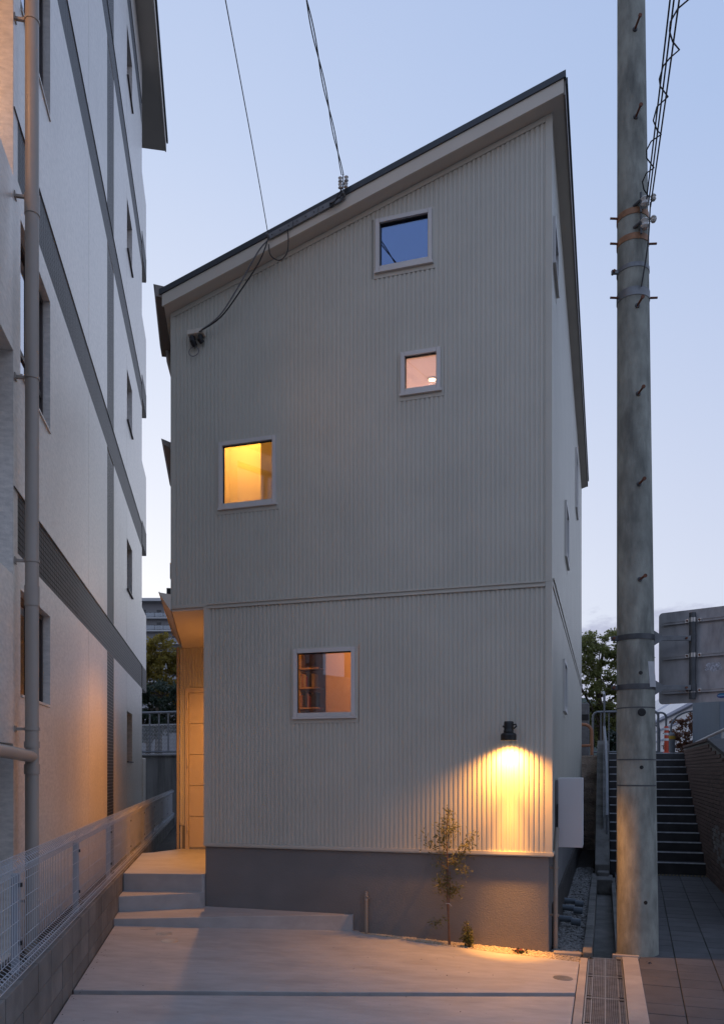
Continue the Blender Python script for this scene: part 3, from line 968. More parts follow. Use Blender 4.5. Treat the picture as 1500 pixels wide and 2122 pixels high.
def tree(name, label, base, h, clusters, nleaf, lsize, leafm, trunk_r=0.2, sub=7, cat='tree'):
    base = Vector(base)
    t = thing(name, base, label, cat)
    mb = MB()
    mb.tube([base, base + Vector((0.05, 0, h * 0.25)), base + Vector((-0.1, 0.1, h * 0.5)), base + Vector((0.1, 0, h * 0.78))], [trunk_r, trunk_r * 0.8, trunk_r * 0.6, trunk_r * 0.25], 10)
    pts = []
    tot = sum(c[1] ** 2 for c in clusters)
    for c, r in clusters:
        c = Vector(c)
        z0 = base.z + h * random.uniform(0.2, 0.45)
        s0 = Vector((base.x, base.y, min(z0, c.z - 0.2)))
        mid = s0.lerp(c, 0.55) + Vector((random.uniform(-.2, .2), random.uniform(-.2, .2), 0.15 * r))
        mb.tube([s0, mid, c], [trunk_r * 0.35, trunk_r * 0.2, trunk_r * 0.06], 6)
        n = int(nleaf * r * r / tot)
        cl = []
        for _ in range(sub * 3):
            v = rng.normal(size=3)
            v /= np.linalg.norm(v)
            cl.append((np.array(c) + v * r * rng.uniform(0.45, 1.0) * np.array([1, 1, 0.8]), r * rng.uniform(0.16, 0.34)))
        for c2, r2 in cl:
            e_ = Vector(c2.tolist())
            mb.tube([c.lerp(e_, 0.0), c.lerp(e_, 0.6) + Vector((0, 0, 0.04)), e_], [trunk_r * 0.09, trunk_r * 0.06, trunk_r * 0.03], 4)
        for i in range(n):
            c2, r2 = cl[rng.integers(len(cl))]
            v = rng.normal(size=3)
            v *= r2 * rng.uniform(0.3, 1) / np.linalg.norm(v) * np.array([1.25, 1.25, 0.65])
            pts.append(c2 + v)
    mb.build('trunk', M['bark'], t, smooth=True)
    leaves(pts, lsize, 'crown', M[leafm], t)
    return t


# broad tree right of the house, seen between house and pole
T0 = Vector((8.3, 27.5, TOP))
tree('camphor_tree', 'broad green leafy tree beyond the stairs, between the house corner and the pole', T0, 5.0,
     [((7.2, 27.3, 5.9), 0.95), ((8.3, 27.6, 6.15), 0.9), ((9.1, 27.4, 5.7), 0.75), ((6.6, 27.5, 4.9), 0.9), ((8.2, 27, 4.9), 0.75), ((9.2, 27.6, 4.7), 0.7),
      ((7.4, 27.5, 4.1), 0.75), ((8.7, 27.6, 3.9), 0.8), ((6.3, 27.6, 3.6), 0.9), ((7.9, 28.2, 3.4), 0.9)], 30000, 0.10, 'leaf_camphor', 0.15, 9)
tree('hedge_tree', 'dark green hedge tree low behind the stair-top railing', (9.0, 30, TOP), 2.2,
     [((8.0, 30, 3.3), 0.8), ((9.2, 30, 3.2), 0.8), ((10.3, 30.2, 3.0), 0.7)], 4200, 0.14, 'leaf_dark', 0.1, cat='tree')
# trees at the end of the alley
tree('golden_tree', 'golden-green autumn tree at the end of the alley, left of the house', (-10.3, 40, TOP), 6.6,
     [((-11.4, 40, 7.4), 1.2), ((-10.0, 40.2, 7.9), 1.15), ((-9.0, 40, 7.2), 1.1), ((-11.9, 40, 5.9), 1.2), ((-10.5, 39.6, 6.2), 1.1), ((-9.1, 40, 5.7), 1.1), ((-12.6, 40.5, 7.0), 1.1), ((-8.2, 40.4, 6.4), 1.0)],
     26000, 0.15, 'leaf_gold', 0.2, 9)
tree('evergreen_shrub_tree', 'dark evergreen shrub tree below the golden tree at the alley end', (-9.2, 34, TOP), 3.0,
     [((-9.9, 34, 5.0), 1.0), ((-8.6, 34, 5.1), 0.95), ((-10.6, 34, 4.0), 1.0), ((-9.3, 33.6, 3.9), 1.0), ((-8.0, 34, 3.9), 1.0), ((-11.4, 34.3, 4.8), 1.0), ((-7.3, 34.2, 4.8), 0.9)], 20000, 0.13, 'leaf_dark', 0.14, 9)
tree('russet_bush', 'russet brown bush on the upper road, beside the blue-grey building', (10.4, 25.2, TOP), 1.1,
     [((9.95, 25.2, 2.9), 0.42), ((10.45, 25.3, 3.35), 0.5), ((10.9, 25.3, 3.3), 0.5), ((10.2, 25.1, 2.5), 0.4), ((10.8, 25.1, 2.6), 0.5)], 7000, 0.075, 'leaf_red', 0.05, cat='bush')

# ------------------------------------------------------------------ far apartment block
ab = thing('far_apartment_block', (-52, 190, TOP), 'distant grey apartment block with long balconies, above the trees in the alley', 'building')
AX0, AX1, AY = -74, -30, 183
MB().box(WF, AX0, AX1, AY + 1.5, AY + 14, 0, 41).build('wall', M['farwall'], ab)
MB().box(WF, AX0 - 0.6, AX1 + 0.6, AY - 0.6, AY + 14.5, 41.01, 41.7).build('roof', M['farslab'], ab)
for k in range(9):
    z = 37.35 - k * 2.95
    b = MB().box(WF, AX0, AX1, AY, AY + 1.495, z - 0.28, z).build('balcony', M['farslab'], ab)
    MB().box(WF, AX0, AX1, AY + 0.02, AY + 0.06, z + 0.1, z + 1.05).build('glass_rail', M['farglass'], b)
    rl = MB().box(WF, AX0, AX1, AY, AY + 0.08, z + 1.06, z + 1.14)
    for j in range(23): rl.box(WF, AX0 + j * 2, AX0 + j * 2 + 0.09, AY - 0.01, AY + 0.015, z, z + 1.06)
    rl.build('hand_rail', M['farpane'], b)
    for j in range(12):
        x = AX0 + 1 + j * 3.6
        MB().box(WF, x, x + 1.0, AY + 1.44, AY + 1.49, z + 0.02, z + 2.0).build('window', glow('lit_far_window', (1, 0.9, 0.8), 0.5) if (j * 5 + k * 3) % 11 == 4 else M['farpane'], ab)

# ================================================================== LEFT APARTMENT BUILDING
AP = thing('apartment_building', CF(-1.58, 10, 0), 'tall beige rendered apartment building with dark tile bands, along the left edge', 'building')


def AF(q, off, z): return CF(-1.58 - off, q, z)


QC = 6.63
bands = [3.64 + 3.0 * k for k in range(5)]
wins = [(6.86, 8.03, 2.49, 3.37), (6.86, 8.03, 5.12, 6.40), (6.86, 8.03, 8.12, 9.40), (6.86, 8.03, 11.12, 12.4), (6.86, 8.03, 14.12, 15.4)]
slits = [(14.62, 15.5, z0, z0 + 0.92) for z0 in (2.03, 5.12, 8.14, 11.2, 14.3)]
holes = [(a, b, c, d, 0.12, False) for a, b, c, d in wins] + [(a, b, c, d, 0.14, False) for a, b, c, d in slits]
holes += [(QC + 0.012, 17.45, z, z + 0.49, 0.014, True) for z in bands]
vs0, vs1 = 12.04, 12.80
zz = [0.0] + [v for z in bands for v in (z, z + 0.49)] + [17.0]
for k in range(0, len(zz), 2): holes.append((vs0, vs1, zz[k] + (0.001 if k == 0 else 0), zz[k + 1] - 0.001, 0.014, True))
for qj in (10.35, 14.58):
    for k in range(0, len(zz), 2):
        lo, hi = zz[k] + 0.001, zz[k + 1] - 0.001
        holes.append((qj, qj + 0.012, lo, hi, 0.01, True))
mb = MB()
wall_grid(mb, AF, QC, 17.46, 0, 17.0, holes)
mb.build('wall', M['stucco'], AP, recalc=False)
# end walls, back, balcony bays toward the street
op = [(2.10, 0.45), (5.20, 3.43), (8.20, 6.58), (11.2, 9.6), (14.2, 12.6), (17, 15.6)]
for k, (zt, zb) in enumerate(op):                 # parapets between the openings
    zlo = op[k - 1][0] if k else -0.3
    MB().box(AF, 4.95, QC - 0.002, 0.0, 0.16, zlo, zb).build('balcony_parapet', M['stucco'], AP)
    if k: MB().box(AF, 4.95, QC - 0.002, 0.161, 1.5, zlo, zlo + 0.2).build('balcony_floor', M['stucco'], AP)
mb = MB()
mb.box(AF, QC - 0.001, QC + 0.14, 0.001, 1.5, -0.2, 17)      # jamb that closes the balconies, facing the street
mb.build('party_wall', M['stucco'], AP)
MB().box(AF, 4.95, QC, 1.5, 6.0, -0.2, 17).build('inner_wall', M['stucco'], AP)
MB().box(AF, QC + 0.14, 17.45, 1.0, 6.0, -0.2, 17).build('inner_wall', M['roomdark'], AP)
# balconies at the far end
for k, (z0, z1) in enumerate([(3.64, 5.39), (6.74, 8.52), (9.86, 11.64), (12.93, 14.70)]):
    MB().box(AF, 17.462, 18.5, 0.0, 2.5, z0, z1).build('end_balcony', M['stucco'], AP, bevel=0.01)
    tl = MB()
    for r_ in range(10):
        for c_ in range(10): tl.box(AF, 17.47 + c_ * 0.1, 17.565 + c_ * 0.1, -0.008, 0.0, z0 + 0.005 + r_ * 0.049, z0 + 0.05 + r_ * 0.049)
    if k == 0 or True: tl.build('tile_courses', M['tile'], AP, kind='stuff')
MB().box(AF, 17.462, 18.15, -0.02, 0.4, -0.2, 2.16).build('end_pier', M['stucco'], AP, bevel=0.015)
# tiles: the nearest ones of the lowest band one by one, the others as courses
tm = piece_mesh('tile', M['tile'], 0.012, 0.094, 0.0445, 0.0015)
nt_ = 0
rest = MB()
for bi, z in enumerate(bands):
    ncol = int((17.44 - QC - 0.02) / 0.0995)
    for c_ in range(ncol):
        q = QC + 0.02 + c_ * 0.0995
        if vs0 - 0.09 < q < vs1 + 0.0 and False: continue
        for r_ in range(10):
            zr = z + 0.003 + r_ * 0.0485
            if bi == 0 and nt_ < 300:
                nt_ += 1
                put('tile', tm, AF(q + 0.047, 0.0075, zr), AP, CROT)
            else:
                rest.face(AF(q, 0.002, zr), AF(q + 0.094, 0.002, zr), AF(q + 0.094, 0.002, zr + 0.0445), AF(q, 0.002, zr + 0.0445))
                rest.face(AF(q, 0.002, zr), AF(q + 0.094, 0.002, zr), AF(q + 0.094, 0.014, zr), AF(q, 0.014, zr))
for k in range(0, len(zz), 2):
    nr = int((zz[k + 1] - zz[k]) / 0.0485)
    for r_ in range(nr):
        zr = zz[k] + r_ * 0.0485 + 0.003
        for c_ in range(7):
            q = vs0 + 0.012 + c_ * 0.106
            rest.face(AF(q, 0.002, zr), AF(q + 0.1, 0.002, zr), AF(q + 0.1, 0.002, zr + 0.0445), AF(q, 0.002, zr + 0.0445))
rest.build('tile_courses', M['tile'], AP, kind='stuff', recalc=False)
gr_ = MB()
for z in bands: gr_.face(AF(QC + 0.013, 0.0125, z + 0.001), AF(17.449, 0.0125, z + 0.001), AF(17.449, 0.0125, z + 0.489), AF(QC + 0.013, 0.0125, z + 0.489))
gr_.build('grout_bed', M['grout'], AP, recalc=False)
for z in bands:
    MB().box(AF, QC + 0.01, 17.45, -0.008, 0.012, z + 0.4905, z + 0.499).build('ledge', M['brown'], AP)
for i, (a, b, c, d) in enumerate(wins + slits):
    dep = 0.065 if i < len(wins) else 0.10
    fr = MB()
    for x0, x1, z0, z1 in ((a, b, c, c + 0.05), (a, b, d - 0.05, d), (a, a + 0.05, c + 0.05, d - 0.05), (b - 0.05, b, c + 0.05, d - 0.05)):
        fr.box(AF, x0 + 0.001, x1 - 0.001, dep, dep + 0.049, z0 + 0.001, z1 - 0.001)
    if i < len(wins):
        fr.box(AF, (a + b) / 2 - 0.03, (a + b) / 2 + 0.03, dep + 0.005, dep + 0.045, c + 0.05, d - 0.05)
        if i: fr.box(AF, a + 0.05, b - 0.05, dep + 0.006, dep + 0.044, c + 0.32, c + 0.37)
    wn = fr.build('window', M['brown'], AP)
    MB().box(AF, a + 0.04, b - 0.04, dep + 0.02, dep + 0.028, c + 0.04, d - 0.04).build('pane', M['paneapt'], wn)
    MB().box(AF, a + 0.02, b - 0.02, -0.03 if i >= len(wins) else -0.012, dep, c + 0.002, c + 0.022).build('sill', M['brown'] if i >= len(wins) else M['stucco'], wn)
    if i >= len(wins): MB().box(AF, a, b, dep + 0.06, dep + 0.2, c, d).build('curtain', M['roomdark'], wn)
    else: MB().box(AF, a - 0.1, b + 0.1, dep + 0.12, dep + 0.16, c - 0.1, d + 0.1).build('curtain', M['glowcurtain'] if i == 0 else M['roomdim'], wn)
# eaves
MB().box(AF, 4.6, 19.85, -0.33, 3.0, 17.01, 17.06).build('soffit', M['soffit'], AP)
MB().box(AF, 4.6, 19.86, -0.36, -0.331, 17.0, 17.3).build('fascia', M['fascia'], AP)
MB().box(AF, 4.6, 19.9, -0.40, -0.361, 17.24, 17.32).build('gutter', M['roof'], AP)
MB().box(AF, 4.6, 19.8, -0.33, 6.2, 17.061, 17.4).build('roof', M['roof'], AP)
# big downpipe with brackets and a branch toward the street
dp = MB()
qp, pp = 6.68, -1.452
dp.tube([CF(pp, qp, -0.1), CF(pp, qp, 17.0)], 0.0525, 20)
dpo = dp.build('downpipe', M['pipe'], AP, smooth=True)
for z in (3.2, 6.32, 9.4, 12.5): MB().tube([CF(pp, qp, z), CF(pp, qp, z + 0.16)], 0.058, 20).build('socket', M['pipe'], dpo, smooth=True)
MB().tube([CF(pp, qp, 2.07), CF(pp, qp, 2.12)], 0.0595, 20).build('socket', M['pipe'], dpo, smooth=True)
MB().tube([CF(pp, qp, 1.86), CF(pp, qp, 1.94)], 0.0595, 20).build('socket', M['pipe'], dpo, smooth=True)
for z in (7.87, 6.46, 5.02, 3.56, 2.22, 0.85, 9.4, 11.0):
    b = MB().tube([CF(pp, qp, z - 0.012), CF(pp, qp, z + 0.012)], 0.0585, 20)
    b.box(CF, -1.579, pp - 0.05, qp - 0.012, qp + 0.012, z - 0.01, z + 0.01)
    b.box(CF, -1.579, -1.572, qp - 0.03, qp + 0.03, z - 0.025, z + 0.025)
    b.build('bracket', M['pipe'], dpo, smooth=True)
MB().tube([CF(pp + 0.0, qp - 0.02, 2.0), CF(pp - 0.02, qp - 0.6, 2.02), CF(pp - 0.05, 5.0, 2.05)], 0.047, 18).build('branch_pipe', M['pipe'], dpo, smooth=True)
# lamp under the third-floor balcony ceiling, beyond the left edge of the picture
lp = bpy.data.lights.new('balcony_lamp', 'POINT')
lp.energy = 24
lp.color = (1.0, 0.5, 0.2)
lp.shadow_soft_size = 0.12
lo = bpy.data.objects.new('balcony_lamp', lp)
COL.objects.link(lo)
lo.parent = AP
lo.location = CF(-2.2, 5.7, 7.9) - WORLD[AP.name]
MB().lathe(CF(-2.2, 5.7, 8.02), [(0.13, 0.178), (0.13, 0.13), (0.1, 0.1)], 16).build('balcony_lamp_shade', M['plate'], AP)

# ================================================================== BLOCK WALL AND FENCE
bwl = thing('block_wall', CF(-1.2, 10, 0), 'low grey concrete block wall carrying the mesh fence, left of the driveway', 'wall')
MB().box(CF, -1.21, -1.113, 2.5, 21.6, -0.2, 0.672).build('core', M['joint'], bwl)
bk = piece_mesh('block', M['block'], 0.10, 0.386, 0.186, 0.004)
for r_ in range(3):
    for k in range(48):
        q = 2.7 + k * 0.395
        if q > 21.5: continue
        put('block', bk, CF(-1.156 + random.uniform(-0.0015, 0.0015), q, 0.105 + r_ * 0.1915), bwl, CROT)
MB().box(CF, -1.6, -1.215, 2.5, 17.4, -0.2, 0.42).build('alley_ground', M['soil'], kind='structure')

fe = thing('mesh_fence', CF(-1.16, 10, 0.69), 'white welded wire mesh fence with rolled top edge on the block wall', 'fence')
prof = [(0.0, 0.735), (0.045, 0.70), (0.05, 0.755), (0.0, 0.79), (0.0, 1.27), (0.045, 1.335), (-0.005, 1.385), (-0.03, 1.34), (0.0, 1.30)]
bends = [0.48 + 2.0 * k for k in range(0, 12)]
q0 = 3.0
for pi in range(9):
    qa, qb = q0 + pi * 2.06, q0 + pi * 2.06 + 2.05
    if qb > 21.6: break
    mb = MB()
    nw = 35 if qa < 13 else 26
    for k in range(nw + 1):
        q = qa + 0.01 + (qb - qa - 0.02) * k / nw
        mb.tube([CF(-1.165 + p, q, z) for p, z in prof], 0.0022, 4, False)
    for p, z in ((0.0, 0.735), (0.047, 0.70), (0.05, 0.755), (0.0, 0.79), (0.0, 0.87), (0.0, 0.99), (0.0, 1.11), (0.0, 1.22), (0.0, 1.27), (0.045, 1.335), (-0.005, 1.385), (-0.03, 1.34)):
        mb.tube([CF(-1.168 + p, qa, z), CF(-1.168 + p, qb, z)], 0.0026, 4)
    mb.build('wire_panel', M['wire'], fe, kind='stuff')
for pi in range(10):
    q = q0 + pi * 2.06 - 0.005
    if q > 21.6: continue
    po = MB().box(CF, -1.215, -1.172, q - 0.019, q + 0.019, 0.672, 1.27).build('post', M['fencepost'], fe, bevel=0.003)
    for z in (0.85, 1.2): MB().box(CF, -1.171, -1.155, q - 0.012, q + 0.012, z - 0.012, z + 0.012).build('clip', M['dark'], po)

# ================================================================== THE HOUSE
HS = thing('house', HF(-2.2, 0, 0), 'narrow three-storey house in grey-beige ribbed metal siding with a single-pitch roof', 'house')
SL = 0.2985


def rz(a): return 8.748 - SL * (0.124 - a)       # soffit height along the front


PITCH = 0.0506
RIB = [(0.0, 0.0), (0.027, 0.0), (0.0305, 0.0088), (0.0471, 0.0088), (0.0506, 0.0)]


def siding(name, F, x0, x1, z0, z1, holes, parent, pitch=PITCH):
    """ribbed sheet; F(x, off, z); z1 is a function of x; holes are snapped to the ribs"""
    mb = MB()
    n = max(1, round((x1 - x0) / pitch))
    s = (x1 - x0) / n
    k_ = s / pitch
    for i in range(n):
        xa, xb = x0 + i * s, x0 + (i + 1) * s
        cuts = sorted((h[2], h[3]) for h in holes if h[0] < xb - 0.012 and h[1] > xa + 0.012)
        zs = [z0]
        for c in cuts: zs += [c[0], c[1]]
        zs.append(None)
        for j in range(0, len(zs), 2):
            lo, hi = zs[j], zs[j + 1]
            for r_ in range(4):
                (p0, o0), (p1, o1) = RIB[r_], RIB[r_ + 1]
                xx0, xx1 = xa + p0 * k_, xa + p1 * k_
                h0 = z1(xx0) if hi is None else hi
                h1 = z1(xx1) if hi is None else hi
                mb.face(F(xx0, o0, lo), F(xx1, o1, lo), F(xx1, o1, h1), F(xx0, o0, h0))
    return mb.build(name, M['siding'], parent, recalc=False)


def FF(a, off, z): return HF(a, off, z)


def SF(d, off, z): return HF(-off, d, z)          # right side wall, outward is +a


# window openings, front: (a0, a1, z0, z1)
W_BLUE = (-1.893, -1.257, 7.385, 7.978)
W_PINK = (-1.607, -1.164, 5.990, 6.460)
W_YEL = (-3.807, -3.082, 4.952, 5.746)
W_LOW = (-2.868, -2.131, 2.478, 3.270)
FW = [W_BLUE, W_PINK, W_YEL, W_LOW]


def grow(wn): return (wn[0] - 0.012, wn[1] + 0.012, wn[2] - 0.052, wn[3] + 0.012)


GW = [grow(x) for x in FW]
siding('siding', FF, -4.425, -0.062, 3.862, lambda a: rz(a) - 0.005, GW[:3], HS)
siding('siding', FF, -3.955, -0.062, 1.035, lambda a: 3.84, GW[3:], HS)
SW = [(0.16, 0.80, 7.25, 7.75), (7.0, 7.8, 6.85, 7.98), (2.82, 3.62, 4.84, 5.62), (2.29, 2.97, 2.67, 3.36)]
GS = [grow(x) for x in SW]
siding('siding', SF, 0.062, 11.28, 3.90, lambda d: rz(0), GS[:3], HS)
siding('siding', SF, 0.062, 11.28, 1.035, lambda d: 3.825, GS[3:], HS)

# corner trims, floor band, drip edge, strip under the eaves
t = MB()
t.hexa([HF(-0.064, -0.006, 3.855), HF(0.006, -0.006, 3.855), HF(0.006, 0.066, 3.855), HF(-0.064, 0.012, 3.855)],
       [HF(-0.064, -0.006, rz(-0.064) - 0.002), HF(0.006, -0.006, rz(0.006) - 0.002), HF(0.006, 0.066, rz(0.006) - 0.002), HF(-0.064, 0.012, rz(-0.064) - 0.002)])
t.build('corner_trim', M['trim'], HS)
MB().prism(HF, [(-0.064, -0.006), (0.006, -0.006), (0.006, 0.066), (-0.064, 0.012)], 1.0, 3.853).build('corner_trim', M['trim'], HS)
t = MB()
t.hexa([HF(-4.455, -0.004, 3.83), HF(-4.422, -0.004, 3.83), HF(-4.422, 0.012, 3.83), HF(-4.455, 0.03, 3.83)],
       [HF(-4.455, -0.004, rz(-4.455) - 0.002), HF(-4.422, -0.004, rz(-4.422) - 0.002), HF(-4.422, 0.012, rz(-4.422) - 0.002), HF(-4.455, 0.03, rz(-4.455) - 0.002)])
t.build('corner_trim', M['trim'], HS)
MB().prism(HF, [(-4.012, -0.006), (-3.952, -0.006), (-3.952, 0.012), (-4.012, 0.06)], 1.0, 3.828).build('corner_trim', M['trim'], HS)
t = MB()
t.box(HF, -3.965, -0.066, -0.024, 0.012, 3.846, 3.862)
t.box(HF, -3.965, -0.066, -0.009, -0.004, 3.80, 3.8455)
t.box(HF, -3.965, -0.066, -0.016, -0.0095, 3.803, 3.822)
t.build('floor_band', M['trim'], HS)
MB().box(HF, -4.42, -3.966, -0.008, 0.012, 3.83, 3.868).build('floor_band', M['trim'], HS)
t = MB()
t.box(SF, 0.068, 11.28, -0.024, 0.012, 3.885, 3.90)
t.box(SF, 0.068, 11.28, -0.010, 0.012, 3.828, 3.8845)
t.build('floor_band', M['trim'], HS)
t = MB()
t.box(HF, -4.012, 0.02, -0.011, 0.026, 1.003, 1.034)
t.box(HF, -4.012, 0.012, -0.004, 0.026, 0.99, 1.0025)
t.box(HF, 0.0, 0.021, 0.031, 11.28, 1.003, 1.034)
t.build('drip_edge', M['trim'], HS)
t = MB()
t.hexa([HF(-4.42, -0.008, rz(-4.42) - 0.062), HF(-0.066, -0.008, rz(-0.066) - 0.062), HF(-0.066, -0.002, rz(-0.066) - 0.062), HF(-4.42, -0.002, rz(-4.42) - 0.062)],
       [HF(-4.42, -0.008, rz(-4.42) - 0.004), HF(-0.066, -0.008, rz(-0.066) - 0.004), HF(-0.066, -0.002, rz(-0.066) - 0.004), HF(-4.42, -0.002, rz(-4.42) - 0.004)])
t.build('eaves_strip', M['trim'], HS)

# foundation
MB().prism(HF, [(-4.01, 0.027), (-0.03, 0.027), (-0.03, 11.3), (-4.01, 11.3)], -0.3, 0.989).build('foundation', M['found'], HS, bevel=0.008)

# left walls and roof
lu, ln = LL.dot(U), LL.dot(NN)


def left(t_): return (-4.448 + lu * t_, ln * t_)


lw = [(-4.448, 0.012), left(2.93), (left(2.93)[0], 11.3)]
t = MB()
for (a0, d0), (a1, d1) in zip(lw, lw[1:]):
    t.face(HF(a0, d0, 3.832), HF(a1, d1, 3.832), HF(a1, d1, rz(a1)), HF(a0, d0, rz(a0)))
t.face(HF(left(2.93)[0], 11.3, 3.832), HF(0, 11.3, 3.832), HF(0, 11.3, rz(0)), HF(left(2.93)[0], 11.3, rz(left(2.93)[0])))
t.face(HF(left(2.93)[0], 11.3, 0.4), HF(0, 11.3, 0.4), HF(0, 11.3, 3.83), HF(left(2.93)[0], 11.3, 3.83))
t.face(HF(left(2.93)[0], 2.7, 0.4), HF(left(2.93)[0], 11.3, 0.4), HF(left(2.93)[0], 11.3, 3.83), HF(left(2.93)[0], 2.7, 3.83))
t.build('side_wall', M['siding'], HS)

pl = [(-4.456, -0.15), (0.124, -0.15), (0.124, 11.45), (left(2.93)[0] - 0.05, 11.45), (left(2.93)[0] - 0.05, left(2.93)[1]), (left(1.0)[0] - 0.02, left(1.0)[1])]


def slab(lo, hi, g=0.0, plan=None):
    q = plan or pl
    return MB().hexa([HF(a, d, rz(a) + lo) for a, d in q], [HF(a, d, rz(a) + hi) for a, d in q])


slab(0.0, 0.012).build('soffit', M['soffit'], HS)
slab(0.0125, 0.19, plan=[(a * 0.995 - 0.01, d * 0.99 + 0.01) for a, d in pl]).build('roof_deck', M['roof'], HS)
t = MB()
A0, A1 = -4.47, 0.128
t.hexa([HF(A0, -0.175, rz(A0) - 0.002), HF(A1, -0.175, rz(A1) - 0.002), HF(A1, -0.151, rz(A1) - 0.002), HF(A0, -0.151, rz(A0) - 0.002)],
       [HF(A0, -0.175, rz(A0) + 0.138), HF(A1, -0.175, rz(A1) + 0.138), HF(A1, -0.151, rz(A1) + 0.138), HF(A0, -0.151, rz(A0) + 0.138)])
t.build('fascia', M['fascia'], HS)
t = MB()
t.hexa([HF(0.1245, -0.15, rz(0.12) - 0.002), HF(0.145, -0.15, rz(0.12) - 0.002), HF(0.145, 11.45, rz(0.12) - 0.002), HF(0.1245, 11.45, rz(0.12) - 0.002)],
       [HF(0.1245, -0.15, rz(0.12) + 0.14), HF(0.145, -0.15, rz(0.12) + 0.14), HF(0.145, 11.45, rz(0.12) + 0.14), HF(0.1245, 11.45, rz(0.12) + 0.14)])
t.build('fascia', M['gutter'], HS)
t = MB()
A0, A1 = -4.50, 0.150
t.hexa([HF(A0, -0.192, rz(A0) + 0.139), HF(A1, -0.192, rz(A1) + 0.139), HF(A1, -0.10, rz(A1) + 0.139), HF(A0, -0.10, rz(A0) + 0.139)],
       [HF(A0, -0.192, rz(A0) + 0.205), HF(A1, -0.192, rz(A1) + 0.205), HF(A1, -0.10, rz(A1) + 0.205), HF(A0, -0.10, rz(A0) + 0.205)])
t.build('verge_cap', M['roof'], HS)
MB().hexa([HF(0.10, -0.10, rz(0.1) + 0.15), HF(0.165, -0.10, rz(0.1) + 0.15), HF(0.165, 11.5, rz(0.1) + 0.15), HF(0.10, 11.5, rz(0.1) + 0.15)],
          [HF(0.10, -0.10, rz(0.1) + 0.215), HF(0.165, -0.10, rz(0.1) + 0.215), HF(0.165, 11.5, rz(0.1) + 0.215), HF(0.10, 11.5, rz(0.1) + 0.215)]).build('ridge_cap', M['roof'], HS)

# eaves gutter, upper left


def LF(p, q, z): return CF(p, q, z)               # alley frame, p = -0.541 is the left wall of the house


q1, z1_ = 9.62, 7.63
t = MB()
gp = [(-0.575, -0.14), (-0.575, 0.0), (-0.565, 0.0), (-0.565, -0.13), (-0.70, -0.13), (-0.725, 0.0), (-0.74, 0.0), (-0.715, -0.14)]
s0, s1 = q1, q1 + 1.08
for (p0, h0), (p1, h1) in zip(gp, gp[1:] + gp[:1]):
    t.face(LF(p0, s0, z1_ + h0), LF(p1, s0, z1_ + h1), LF(p1, s1, z1_ + h1 - 0.16), LF(p0, s1, z1_ + h0 - 0.16))
t.face(*[LF(p, s0, z1_ + h) for p, h in [(-0.565, -0.14), (-0.565, -0.02), (-0.727, 0.0), (-0.715, -0.14)]])
t.face(*[LF(p, s1, z1_ - 0.16 + h) for p, h in [(-0.565, -0.14), (-0.565, -0.02), (-0.727, 0.0), (-0.715, -0.14)]])
gt = t.build('gutter', M['gutter'], HS)
MB().tube([LF(-0.63, s1 - 0.12, z1_ - 0.28), LF(-0.62, s1 - 0.10, z1_ - 0.40), LF(-0.56, s1 - 0.06, z1_ - 0.62), LF(-0.50, s1, z1_ - 0.75)], 0.03, 12).build('downpipe', M['pipe'], gt, smooth=True)
# small gutter end of the rear roof, mid height
t = MB()
t.hexa([LF(-0.64, 9.9, 5.86), LF(-0.53, 9.9, 5.80), LF(-0.53, 11.5, 5.80), LF(-0.62, 11.5, 5.86)],
       [LF(-0.67, 9.9, 5.93), LF(-0.53, 9.9, 5.88), LF(-0.53, 11.5, 5.88), LF(-0.66, 11.5, 5.93)])
t.build('gutter', M['gutter'], HS)
MB().box(LF, -0.562, -0.54, 9.82, 9.9, 4.22, 4.40).build('window_hinge', M['trim'], HS)

# porch: soffit, canopy gutter, back wall, door, downlight
PD = 2.62
t = MB()
t.hexa([HF(-4.447, 0.013, 3.80), HF(-3.2, 0.013, 3.80), HF(-3.2, PD, 3.80), HF(left(2.93)[0], PD, 3.80)],
       [HF(-4.447, 0.013, 3.829), HF(-3.2, 0.013, 3.829), HF(-3.2, PD, 3.829), HF(left(2.93)[0], PD, 3.829)])
t.build('porch_soffit', M['soffit'], HS)
t = MB()
for (p0, z0), (p1, z1) in (((-0.545, 3.80), (-0.69, 4.02)), ((-0.69, 4.02), (-0.68, 4.03)), ((-0.68, 4.03), (-0.545, 3.83))):
    t.face(LF(p0, 9.74, z0), LF(p1, 9.74, z1), LF(p1 + 0.02, 12.9, z1), LF(p0, 12.9, z0))
t.face(LF(-0.545, 9.735, 3.80), LF(-0.69, 9.735, 4.02), LF(-0.545, 9.735, 4.0))
t.build('canopy_gutter', M['fascia'], HS)
MB().box(LF, -0.60, -0.545, 9.80, 9.88, 4.01, 4.09).build('gutter_bracket', M['dark'], HS)


def BF(a, off, z): return HF(a, PD + off, z)


siding('porch_siding', BF, -5.845, -5.735, 1.035, lambda a: 3.80, [], HS)
siding('porch_siding', BF, -5.735, -3.25, 3.19, lambda a: 3.80, [], HS)
MB().box(HF, -5.845, -3.2, PD + 0.012, PD + 0.05, 0.4, 3.82).build('porch_wall', M['siding'], HS)
MB().box(HF, -5.80, -5.74, PD - 0.0, PD + 0.011, 0.62, 1.02).build('porch_plinth', M['found'], HS)
dr = MB()
for a0, a1, z0, z1 in ((-5.735, -5.68, 0.66, 3.17), (-4.86, -4.80, 0.66, 3.17), (-5.68, -4.86, 3.10, 3.17)):
    dr.box(HF, a0, a1, PD - 0.03, PD + 0.01, z0, z1)
dro = dr.build('door', M['door'], HS)
for k in range(5):
    z0 = 0.69 + k * 0.482
    MB().box(HF, -5.672, -4.866, PD - 0.012, PD + 0.006, z0 + 0.004, z0 + 0.478).build('door_panel', M['door'], dro, bevel=0.002)
